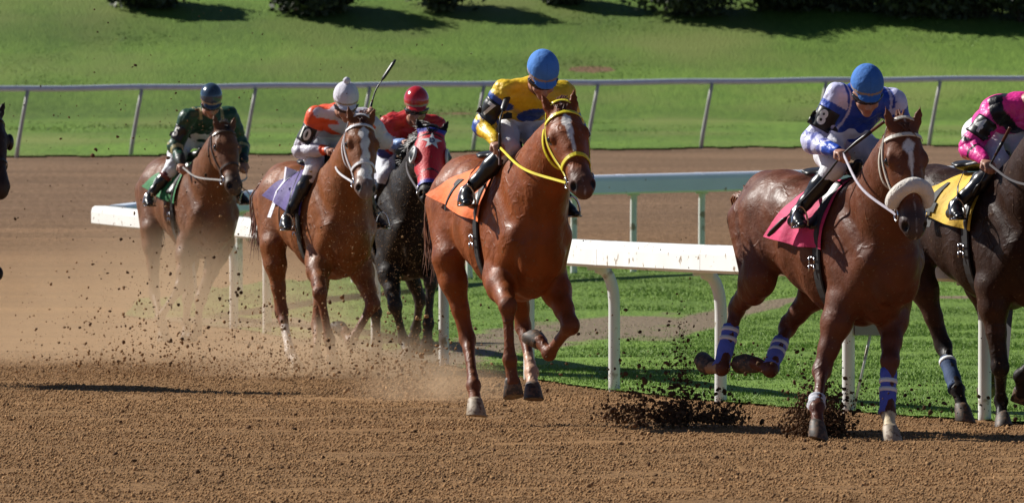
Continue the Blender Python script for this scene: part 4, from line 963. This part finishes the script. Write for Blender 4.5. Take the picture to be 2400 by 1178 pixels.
def P8(x):
    C = x['C']; V = x['V']; Wh = (.60, .60, .84); Bl = (.02, .075, .46)
    q = (V-x['cs']); y = np.abs(q[:, 1]-0)
    mixc(C, ((y > .155) | (q[:, 0] < -.13))*1.0, Wh); mixc(C, ((y > .125) & (y < .14))*1.0, Wh)
    for sg in (-1, 1):
        arm, u = x[sg]; mixc(C, arm*1.0, Wh)
        st = (np.sin(u*26+3*V[:, 1]*4) > .35) & (u > .6) & (u < 1.5); mixc(C, (arm & st)*.9, (.16, .18, .55)); mixc(C, (arm & (u > 1.50))*1.0, Bl); mixc(C, (arm & (u > .16) & (u < .52))*1.0, Bl)
h8 = Rig(2048, 386, 29, -.045)
H8 = make_horse('race_horse', 'dark chestnut horse with a white sheepskin noseband and a pink cloth', h8, dict(seed=8, coat=(.115, .034, .013), pts=(.10, .030, .016), headc=(.19, .06, .02), muzc=(.05, .04, .04), hair=(.13, .04, .014), pitch=-.03,
    poll=(2122, 288, 1.26), muz=(2150, 535, 1), face=-14, earout=.28, blaze=dict(y=0, w=[(.09, 0), (.12, .030), (.15, .028), (.20, .014), (.28, .008), (.33, .0)]),
    fr=dict(k=(1926, 868, 1), f=(1915, 955, 1), t=(1916, 1020, 1), ground=1), fl=dict(k=(2086, 845, 1), f=(2082, 968, 1), t=(2088, 1028, 1), ground=1, pale=1, e=(.03, -.02)),
    hr=dict(k=(1727, 722, -1), f=(1692, 862, 1), t=(1648, 860, -1), back=1, e=(-.06, .0)), hl=dict(k=(1845, 768, -1), f=(1806, 866, 1), t=(1750, 842, -1), back=1),
    socks={('f', 1): (1.1, 2, (.62, .50, .32)), ('h', -1): (1.0, 1.6, (.35, .2, .1))}, tail=V3(-.10, .10, -.34), mane=1,
    wraps=[('h', -1, (.10, .14, .52), .30, .98, (.12, .34)), ('h', 1, (.16, .18, .52), .30, .95, (.2, .45)), ('f', 1, (.09, .12, .50), .16, 1.0, (.28, .48)), ('f', -1, (.5, .5, .55), .72, .95, ())]))
tack(H8, (.62, .03, .13), None, None, back_slant=.30, rear=.98, drop=.54, x0=.03)
J8 = make_jockey('rider in blue and white silks on the horse with the sheepskin noseband', H8, dict(seed=2, head=(2032, 208, .55), face=-22, down=.55, shR=(1962, 226, .28), shL=(2090, 240, .34), elR=(1905, 330, .22), haR=(1975, 358, .58), yc=.02,
    knR=(1955, 392, .33), anR=(1866, 502, .17), elL=(2128, 330, .30), haL=(2075, 350, .66), cap=(.04, .17, .52), silk=(.02, .065, .42), paint=P8, num='8', numdir=V3(.75, -.7, .15)))
bridle(H8, (.62, .58, .50), [(-1, J8['haR']), (1, J8['haL'])], w=.024, sheepskin=True, noseband=False, rein=(.50, .46, .52))
whip('long black whip pointing down along the boot of the rider in blue and white', h8, [h8.at(2042, 308, .74), J8['haR']+V3(.02, 0, .0), h8.at(1925, 424, .40), h8.at(1842, 510, .10)])

def P10(x):
    C = x['C']; V = x['V']; q = V-x['cs']; Or = (.80, .10, .03)
    mixc(C, ((q@x['up'] < .06) & (q[:, 2] > -.05) & (q[:, 1] < .3))*1.0, Or)
    for sg in (-1, 1):
        arm, u = x[sg]; mixc(C, (arm & (u < .30))*1.0, Or); mixc(C, (arm & (u >= .30))*1.0, (.58, .55, .62))
    mixc(C, ((np.abs((q@x['up'])+.05+q[:, 1]*.4) < .03) & (q[:, 2] < .0))*1.0, Or)
h10 = Rig(797, 300, 22, 0.0)
H10 = make_horse('race_horse', 'chestnut horse with a wide white blaze, white bridle and purple cloth', h10, dict(seed=10, coat=(.20, .062, .016), pts=(.17, .055, .022), muzc=(.22, .16, .14), hair=(.10, .03, .014),
    poll=(849, 276, 1.20), muz=(862, 441, 1), face=-8, earout=.25, blaze=dict(y=.0, w=[(.08, 0), (.12, .034), (.18, .034), (.26, .026), (.36, .03), (.46, .05), (.52, .035)]),
    fr=dict(k=(750, 686, 1), f=(772, 795, 1), t=(786, 862, -1), back=1, e=(.02, 0)), fl=dict(k=(874, 712, 1), f=(822, 802, -1), t=(800, 762, -1), back=1),
    hr=dict(k=(660, 732, -1), f=(680, 826, 1), t=(702, 864, 1), ground=1, pale=1), hl=dict(k=(744, 762, -1), f=(742, 838, 1), t=(748, 872, 1), ground=1),
    socks={('h', -1): (.35, 2, (.66, .58, .52))}, tail=V3(-.25, -.05, -.45), mane=1))
tack(H10, (.07, .04, .20), '1', (.72, .70, .78), numsize=.56, numx=-.15, girth_rgb=(.02, .02, .02))
J10 = make_jockey('rider in white silks with orange shoulders and a white cap with a pompon', H10, dict(seed=3, head=(811, 236, .60), face=-16, down=.5, shR=(741, 272, .34), shL=(852, 280, .40), elR=(706, 352, .26), haR=(782, 352, .58), yc=.02,
    knR=(738, 392, .36), anR=(670, 515, .24), elL=(900, 330, .30), haL=(862, 262, .42), cap=(.66, .64, .72), pom=True, silk=(.58, .55, .62), paint=P10, num='10', numdir=V3(.75, -.72, .1), hL_axis=V3(.2, .4, 1)))
bridle(H10, (.66, .64, .66), [(-1, J10['haR'])], w=.024, rein=(.6, .58, .6))
whip('black whip raised diagonally above the horse with the white bridle', h10, [J10['haL']+V3(.03, 0, .0), h10.at(880, 214, .42), h10.at(896, 187, .42)])

def PD(x):
    C = x['C']; V = x['V']; q = V-x['cs']
    for sg in (-1, 1):
        arm, u = x[sg]; mixc(C, (arm & (((u > .5) & (u < .66)) | ((u > .82) & (u < .98)) | ((u > 1.30) & (u < 1.42))))*1.0, (.62, .62, .72)); mixc(C, (arm & (((u > .66) & (u < .82)) | ((u > .98) & (u < 1.2))))*1.0, (.05, .07, .30)); mixc(C, (arm & (u > 1.42))*1.0, (.22, .36, .66))
hD = Rig(962, 294, 20, -0.03)
HD = make_horse('race_horse', 'dark brown horse wearing a red hood with a white star', hD, dict(seed=12, coat=(.017, .012, .010), pts=(.045, .036, .032), muzc=(.03, .025, .025), hair=(.02, .015, .014),
    poll=(1013, 300, 1.18), muz=(1006, 455, 1), face=-16, earout=.45,
    fr=dict(k=(926, 716, 1), f=(946, 796, -1), t=(958, 838, 1), ground=1, pale=1), fl=dict(k=(1010, 660, 1), f=(1004, 757, 1), t=(1000, 826, -1), back=1),
    hr=dict(k=(880, 730, -1), f=(884, 800, -1), t=(880, 828, -1)), hl=dict(k=(985, 700, -1), f=(975, 770, -1), t=(965, 800, -1)), tail=V3(-.5, .2, -.4), mane=-1))
tack(HD, (.4, .4, .45), None, None, back_slant=.2)
JD = make_jockey('rider in red silks with blue and white cuffs and a shiny red helmet', HD, dict(seed=4, head=(976, 246, .60), face=-16, down=.25, shR=(915, 292, .38), shL=(1020, 296, .38), elR=(902, 350, .42), haR=(958, 330, .62), yc=.0,
    knR=(905, 410, .36), anR=(880, 490, .26), cap=(.50, .02, .025), caprough=.2, capcoat=.6, silk=(.52, .03, .03), paint=PD))
bridle(HD, (.02, .02, .02), [(-1, JD['haR']), (1, JD['haL'])], noseband=True, rein=(.12, .1, .1))
def hood(I):
    """racing hood laid over the face: red cloth, two padded eye cups, a white star with the letter D"""
    H = I['H']; bvh = I['bvh']; P = []; nu, nv = 22, 22
    for j in range(nv+1):
        t = .0+.50*j/nv
        for i in range(nu+1):
            an = (i/nu-.5)*2*1.95; w_ = np.interp(t, [0, .1, .2, .3, .4, .5], [.10, .12, .135, .12, .10, .09]); c = H(t, 0, -.085); d = nrm(I['b']*math.sin(an)+I['n']*math.cos(an))
            h = bvh.ray_cast(Vector(c+d*.32), Vector(-d)); q = np.array(h[0]) if h[0] else c+d*w_; q = q if np.linalg.norm(q-c) < .2 else c+d*.13
            P.append(q+d*.012)
    A = np.array(P).reshape(nv+1, nu+1, 3)
    for _ in range(3): A[1:-1, 1:-1] = (A[1:-1, 1:-1]*2+A[:-2, 1:-1]+A[2:, 1:-1]+A[1:-1, :-2]+A[1:-1, 2:])/6
    V = A.reshape(-1, 3); C = np.zeros_like(V); C[:] = (.62, .02, .03)
    jj = np.repeat(np.arange(nv+1), nu+1); mixc(C, ((jj > nv-2) | (jj < 2))*1.0, (.04, .05, .35))
    F = [(j*(nu+1)+i, j*(nu+1)+i+1, (j+1)*(nu+1)+i+1, (j+1)*(nu+1)+i) for j in range(nv) for i in range(nu)]
    hood_ = obj('hood', list(V)+[v-nrm(v-H(.2, 0, -.09))*.006 for v in V], F+[tuple(k+len(V) for k in f[::-1]) for f in F], mat('hood_cloth', attr=True, rough=.5, var=.08, bump=.004), I['root'], True, np.concatenate([C, C]))
    hb = BVHTree.FromPolygons(V.tolist(), F)
    O = H(.14, 0, .02); ex = I['b'] if True else 0; ey = -I['a']; nn = nrm(np.cross(ex, ey))
    if np.dot(nn, I['n']) < 0: ex = -ex
    S = []
    for k in range(10):
        an = math.pi/2+k*math.pi/5; r_ = .088 if k % 2 == 0 else .036; S.append((r_*math.cos(an), r_*math.sin(an)))
    S2 = np.array(S+[(0, 0)]); V2, F2 = subdiv([(x, y, 0) for x, y in S2], [(k, (k+1) % 10, 10) for k in range(10)], 2)
    Pp = patch_pts(hb, O, ex, ey, [(v[0], v[1]) for v in V2], .005)
    st = obj('star', Pp, F2, plain('white_cloth', (.75, .75, .75), .6), hood_, False)
    decal('letter', 'D', .065, hb, O, ex, ey, .011, plain('navy_letter', (.03, .04, .12), .6), st, 1.0)
    for sg in (-1, 1):
        c = H(.215, sg*.095, -.058); B = MB(); out = nrm(I['b']*sg+I['n']*.25)
        u = nrm(I['a']); v = np.cross(out, u)
        ringp = [c+out*.012+u*.062*math.cos(t)+v*.058*math.sin(t) for t in np.linspace(0, 2*math.pi, 19)]; B.tube(ringp, .013, 8)
        cup = B.build('eye_cup', plain('eye_cup_rim', (.60, .60, .60), .5), hood_)
        D = MB(); D.add([c+out*.020+u*.055*math.cos(t)+v*.050*math.sin(t) for t in np.linspace(0, 2*math.pi, 19)[:-1]]+[c+out*.048], [(k, (k+1) % 18, 18) for k in range(18)]); D.build('cup_shell', M['black'], cup)
hood(HD)

def P5(x):
    C = x['C']; V = x['V']; Y = (.42, .36, .16)
    for sg in (-1, 1):
        arm, u = x[sg]; mixc(C, (arm & (((u > .92) & (u < 1.0)) | ((u > 1.16) & (u < 1.26))))*1.0, Y); mixc(C, (arm & (u > 1.55))*1.0, (.03, .035, .03))
    q = V-x['cs']; mixc(C, ((np.abs(q[:, 1]) > .09) & (np.abs(q[:, 1]) < .115) & (q[:, 2] > -.02) & (q[:, 0] > -.3))*.8, Y)
h5 = Rig(487, 258, 22, 0.02)
H5 = make_horse('race_horse', 'bay horse half hidden in the dust, carrying a green cloth', h5, dict(seed=5, coat=(.15, .056, .022), pts=(.10, .05, .03), muzc=(.06, .04, .03), hair=(.03, .02, .014),
    poll=(531, 292, 1.20), muz=(557, 436, 1), face=6, earout=.25,
    fr=dict(k=(424, 672, 1), f=(374, 745, -1), t=(392, 788, -1), back=1), fl=dict(k=(470, 700, 1), f=(462, 776, -1), t=(445, 800, -1), back=1),
    hr=dict(k=(362, 690, -1), f=(378, 755, 1), t=(384, 800, 1), ground=1), hl=dict(k=(440, 700, -1), f=(436, 760, -1), t=(436, 795, 1), ground=1), tail=V3(-.1, .05, -.6), mane=1))
tack(H5, (.03, .20, .06), '5', (.7, .7, .7), numsize=.34, numx=-.15)
J5 = make_jockey('rider in dark green silks and a dark speckled helmet, farthest left', H5, dict(seed=5, head=(495, 234, .60), face=-16, down=.6, shR=(441, 276, .34), shL=(538, 272, .34), elR=(410, 345, .26), haR=(428, 392, .56), yc=.03,
    knR=(402, 398, .14), anR=(348, 462, .05), elL=(566, 340, .3), cap=(.035, .06, .10), caprough=.2, capcoat=.5, silk=(.012, .055, .030), paint=P5, num='5', numdir=V3(.5, -.9, .1), cuff=(.15, .02, .02)))
bridle(H5, (.06, .035, .025), [(-1, J5['haR']), (1, J5['haL'])], w=.02, rein=(.3, .28, .26))

def P4(x):
    C = x['C']; V = x['V']; B = (.015, .013, .016); q = V-x['cs']
    mixc(C, (np.abs((q@x['up'])+.08+q[:, 1]*.5) < .05)*1.0, B)
    for sg in (-1, 1):
        arm, u = x[sg]; mixc(C, (arm & (((u > .86) & (u < .98)) | ((u > 1.28) & (u < 1.36))))*1.0, B)
h4 = Rig(2392, 369, 28, 0.0)
H4 = make_horse('race_horse', 'nearly black horse cut by the right edge, with a yellow cloth', h4, dict(seed=4, coat=(.030, .013, .008), pts=(.014, .010, .009), muzc=(.02, .02, .02), hair=(.01, .008, .008),
    poll=(2490, 262, 1.20), muz=(2530, 470, 1), face=8, earout=.25, belly=(.07, .028, .014),
    fr=dict(k=(2344, 860, 1), f=(2346, 938, -1), t=(2350, 1003, 1), e=(.0, 0)), fl=dict(k=(2470, 800, 1), f=(2392, 880, -1), t=(2396, 944, -1), back=1),
    hr=dict(k=(2212, 812, -1), f=(2244, 912, 1), t=(2262, 980, 1), ground=1), hl=dict(k=(2330, 800, -1), f=(2330, 880, -1), t=(2310, 900, -1)), tail=V3(-.4, .1, -.5), mane=1,
    wraps=[('h', -1, (.02, .05, .13), .30, 1.0, (.1,))]))
tack(H4, (.72, .45, .03), '4', (.02, .02, .02), numsize=.42, numx=-.12)
J4 = make_jockey('rider in bright pink silks with black bands, cut by the right edge', H4, dict(seed=6, head=(2462, 196, .60), face=4, down=.5, shR=(2338, 256, .32), shL=(2450, 262, .34), elR=(2272, 346, .26), haR=(2318, 384, .52), yc=.05,
    knR=(2345, 385, .42), anR=(2236, 484, .27), cap=(.7, .05, .3), silk=(.80, .035, .30), paint=P4, num='4', numdir=V3(.6, -.8, .15)))
bridle(H4, (.02, .02, .02), [(-1, J4['haR']), (1, J4['haL'])], rein=(.03, .02, .02))
whip('whip slanting down from the hand of the pink rider', h4, [h4.at(2350, 332, .60), J4['haR']+V3(.02, 0, .0), h4.at(2296, 432, .42)])

h1 = Rig(-150, 318, 22, 0.0)
H1 = make_horse('race_horse', 'black-headed horse in blinkers entering at the left edge', h1, dict(seed=11, coat=(.030, .017, .012), pts=(.02, .014, .012), muzc=(.04, .025, .02), hair=(.01, .008, .008), h=.014,
    poll=(-14, 258, 1.10), muz=(12, 442, 1), face=12, earout=.30,
    fr=dict(k=(-150, 760, 1), f=(-140, 840, 1), t=(-136, 900, 1)), fl=dict(k=(-12, 640, 1), f=(-60, 720, -1), t=(-70, 770, -1), back=1),
    hr=dict(k=(-260, 740, -1), f=(-240, 820, 1), t=(-235, 880, 1)), hl=dict(k=(-190, 760, -1), f=(-180, 830, 1), t=(-175, 880, 1)), tail=V3(-.5, -.2, -.35)))
br = bridle(H1, (.02, .02, .02), [], w=.02)
for sg in (-1, 1):
    H = H1['H']; c = H(.19, sg*.10, -.06); out = nrm(H1['b']*sg); B = MB()
    B.ball(c+out*.012-H1['a']*.0, (.05, .03, .062), 14, 9).build('blinker', M['black'], br)

# ================================================================== CLODS, SPRAYS, DUST
def lumps(name, label, C, S, m, seed, cat='dirt', small=False):
    r = np.random.default_rng(seed); t = (1+5**.5)/2
    ico = np.array([(-1,t,0),(1,t,0),(-1,-t,0),(1,-t,0),(0,-1,t),(0,1,t),(0,-1,-t),(0,1,-t),(t,0,-1),(t,0,1),(-t,0,-1),(-t,0,1)])/1.9
    F = np.array([(0,11,5),(0,5,1),(0,1,7),(0,7,10),(0,10,11),(1,5,9),(5,11,4),(11,10,2),(10,7,6),(7,1,8),(3,9,4),(3,4,2),(3,2,6),(3,6,8),(3,8,9),(4,9,5),(2,4,11),(6,2,10),(8,6,7),(9,8,1)])
    if small:
        ico = np.array([(1, 0, 0), (0, 1, 0), (-1, 0, 0), (0, -1, 0), (0, 0, 1), (0, 0, -1)], float)
        F = np.array([(0, 1, 4), (1, 2, 4), (2, 3, 4), (3, 0, 4), (1, 0, 5), (2, 1, 5), (3, 2, 5), (0, 3, 5)])
    K = len(ico); n = len(C); sc_ = r.uniform(.55, 1.3, (n, K, 1)); st = r.uniform(.6, 1.35, (n, 1, 3))
    a = r.uniform(0, 6.28, n); ca, sa = np.cos(a), np.sin(a); V = ico[None]*sc_*st
    V = np.stack([V[..., 0]*ca[:, None]-V[..., 1]*sa[:, None], V[..., 0]*sa[:, None]+V[..., 1]*ca[:, None], V[..., 2]], -1)*S[:, None, None]+C[:, None, :]
    G = (F[None]+(np.arange(n)*K)[:, None, None]).reshape(-1, 3)
    return tag(obj(name, V.reshape(-1, 3), G, m, None, False), label, cat, kind='stuff')
r = np.random.default_rng(77)
def on_track(n, y0, y1, s0, s1, pw, seed, name, label, m, small=False):
    r = np.random.default_rng(seed); Y = r.uniform(y0, y1, n); X = r.uniform(-.066, .066, n)*Y
    S = s0+(s1-s0)*r.random(n)**pw; k = ~(in_median(X, Y)); X, Y, S = X[k], Y[k], S[k]
    return lumps(name, label, np.stack([X, Y, gz(Y)+S*.25+.004], -1), S, m, seed, small=small)
on_track(150000, 40.5, 72, .0035, .0105, 3, 1, 'soil_crumbs', 'fine loose crumbs of brown soil covering the near track', M['clod2'], True)
on_track(5000, 40.5, 72, .006, .016, 4, 3, 'soil_lumps', 'small lumps of brown soil strewn over the near track', M['clod2'])
on_track(1500, 40.5, 76, .004, .017, 5, 2, 'dark_clods', 'darker clods scattered over the near track', M['clod'])  # clods in a darker soil colour than the crumbs
def spray(name, label, parts, m, seed):
    r = np.random.default_rng(seed); C = []; S = []
    for (px, py, s), (sx, sy, sz), n, (a, b), up in parts:
        Y = FPX/s; X = (px-1200)/s; z = CAMZ-(py+327)/s
        P = r.normal(size=(n, 3))*[sx, sy, sz]+[X, Y, z]
        if up: P[:, 2] = z+np.abs(r.exponential(sz, n))*np.where(r.random(n) < .9, 1, 1.8)-sz*.2
        P = P[P[:, 2] > gz(P[:, 1])]; C.append(P); S.append(a+(b*1.1-a)*r.random(len(P))**5)
    return lumps(name, label, np.concatenate(C), np.concatenate(S), m, seed)
spray('dirt_spray', 'dark burst of soil thrown up left of the horse with the sheepskin noseband', [((1580, 985, 372), (.16, .2, .075), 1700, (.004, .016), 1), ((1600, 975, 372), (.04, .1, .20), 900, (.003, .012), 1), ((1500, 900, 372), (.10, .2, .16), 110, (.003, .015), 0), ((1470, 980, 372), (.10, .2, .05), 500, (.004, .015), 1), ((1690, 985, 372), (.09, .2, .045), 600, (.004, .016), 1), ((1600, 880, 372), (.30, .3, .14), 240, (.003, .011), 0)], M['clod'], 11)
spray('dirt_spray', 'round dark burst of soil at the fore hooves of the horse with the sheepskin noseband', [((1918, 1012, 384), (.09, .12, .10), 2600, (.004, .016), 1), ((1918, 985, 384), (.085, .12, .06), 1500, (.004, .015), 0), ((1950, 940, 384), (.14, .2, .06), 200, (.003, .013), 0), ((2080, 930, 384), (.16, .2, .05), 130, (.003, .012), 0), ((1780, 860, 384), (.15, .2, .07), 60, (.003, .014), 0)], M['clod'], 12)
spray('dirt_spray', 'brown soil kicked up round the hooves of the horse with the purple cloth', [((640, 890, 305), (.60, .5, .17), 3800, (.003, .012), 1), ((850, 890, 305), (.45, .5, .15), 2600, (.003, .012), 1), ((330, 900, 300), (.60, .6, .20), 2400, (.003, .013), 1), ((960, 925, 330), (.22, .4, .09), 1300, (.004, .016), 1)], M['clod2'], 13)
spray('flying_clods', 'small dark clods flying through the dust on the left', [((420, 780, 300), (.60, 1., .30), 300, (.004, .017), 0), ((330, 640, 300), (.55, 1., .5), 190, (.003, .015), 0), ((300, 300, 300), (.6, 1., .55), 110, (.004, .014), 0), ((900, 820, 320), (.7, 1., .25), 240, (.004, .016), 0), ((600, 400, 300), (.8, 1., .6), 520, (.003, .008), 0), ((1000, 560, 330), (.8, 1., .4), 160, (.003, .009), 0), ((1450, 820, 380), (.45, .8, .2), 120, (.003, .010), 0), ((2180, 960, 386), (.3, .5, .08), 160, (.004, .015), 1)], M['clod'], 14)
spray('fine_grit', 'fine pale grit hanging over the chests of the horses', [((740, 600, 315), (.55, .5, .35), 2600, (.0016, .0035), 0), ((950, 560, 315), (.35, .5, .35), 1600, (.0016, .0035), 0), ((470, 560, 290), (.35, .5, .4), 1500, (.0016, .004), 0)], M['clod2'], 15)
def dust(name, label, c, rad, dens, nscale, col_):
    B = MB().ball(V3(0, 0, 0), V3(*rad), 32, 20); m = bpy.data.materials.new('dust_air'); m.use_nodes = True; n = m.node_tree.nodes; l = m.node_tree.links
    n.remove(n['Principled BSDF']); pv = n.new('ShaderNodeVolumePrincipled'); pv.inputs['Color'].default_value = (*col_, 1); pv.inputs['Anisotropy'].default_value = .2
    tc = n.new('ShaderNodeTexCoord'); mp = n.new('ShaderNodeMapping'); mp.inputs['Scale'].default_value = tuple(1/x for x in rad); l.new(tc.outputs['Object'], mp.inputs[0])
    le = n.new('ShaderNodeVectorMath'); le.operation = 'LENGTH'; l.new(mp.outputs[0], le.inputs[0])
    f1 = n.new('ShaderNodeMapRange'); f1.interpolation_type = 'SMOOTHSTEP'; f1.inputs['From Min'].default_value = 1.0; f1.inputs['From Max'].default_value = .1; l.new(le.outputs['Value'], f1.inputs[0])
    z = n.new('ShaderNodeTexNoise'); z.inputs['Scale'].default_value = nscale; z.inputs['Detail'].default_value = 4; l.new(tc.outputs['Object'], z.inputs['Vector'])
    f2 = n.new('ShaderNodeMapRange'); f2.inputs['From Min'].default_value = .35; f2.inputs['From Max'].default_value = .70; l.new(z.outputs[0], f2.inputs[0])
    mu = n.new('ShaderNodeMath'); mu.operation = 'MULTIPLY'; l.new(f1.outputs[0], mu.inputs[0]); l.new(f2.outputs[0], mu.inputs[1])
    m3 = n.new('ShaderNodeMath'); m3.operation = 'MULTIPLY'; l.new(mu.outputs[0], m3.inputs[0]); m3.inputs[1].default_value = dens; l.new(m3.outputs[0], pv.inputs['Density'])
    l.new(pv.outputs[0], n['Material Output'].inputs['Volume'])
    o = B.build(name, m); o.location = c; return tag(o, label, 'dust', kind='stuff')
DC = (.80, .60, .40)
def dpos(px, s, z): Y = FPX/s; return ((px-1200)/s, Y, float(gz(Y))+z)
dust('dust_cloud', 'brown dust cloud round the legs of the bay horse at left', dpos(330, 283, .18), (2.8, 4.0, 1.12), .62, 1.0, DC)
dust('dust_cloud', 'low brown dust drifting at the hooves of the horse with the white bridle', dpos(760, 303, .05), (1.3, 1.6, .48), 2.4, 2.2, DC)
dust('dust_cloud', 'thin dust trailing behind the horse in the yellow bridle', dpos(1010, 335, .08), (.75, 1.4, .30), 1.2, 2.5, DC)
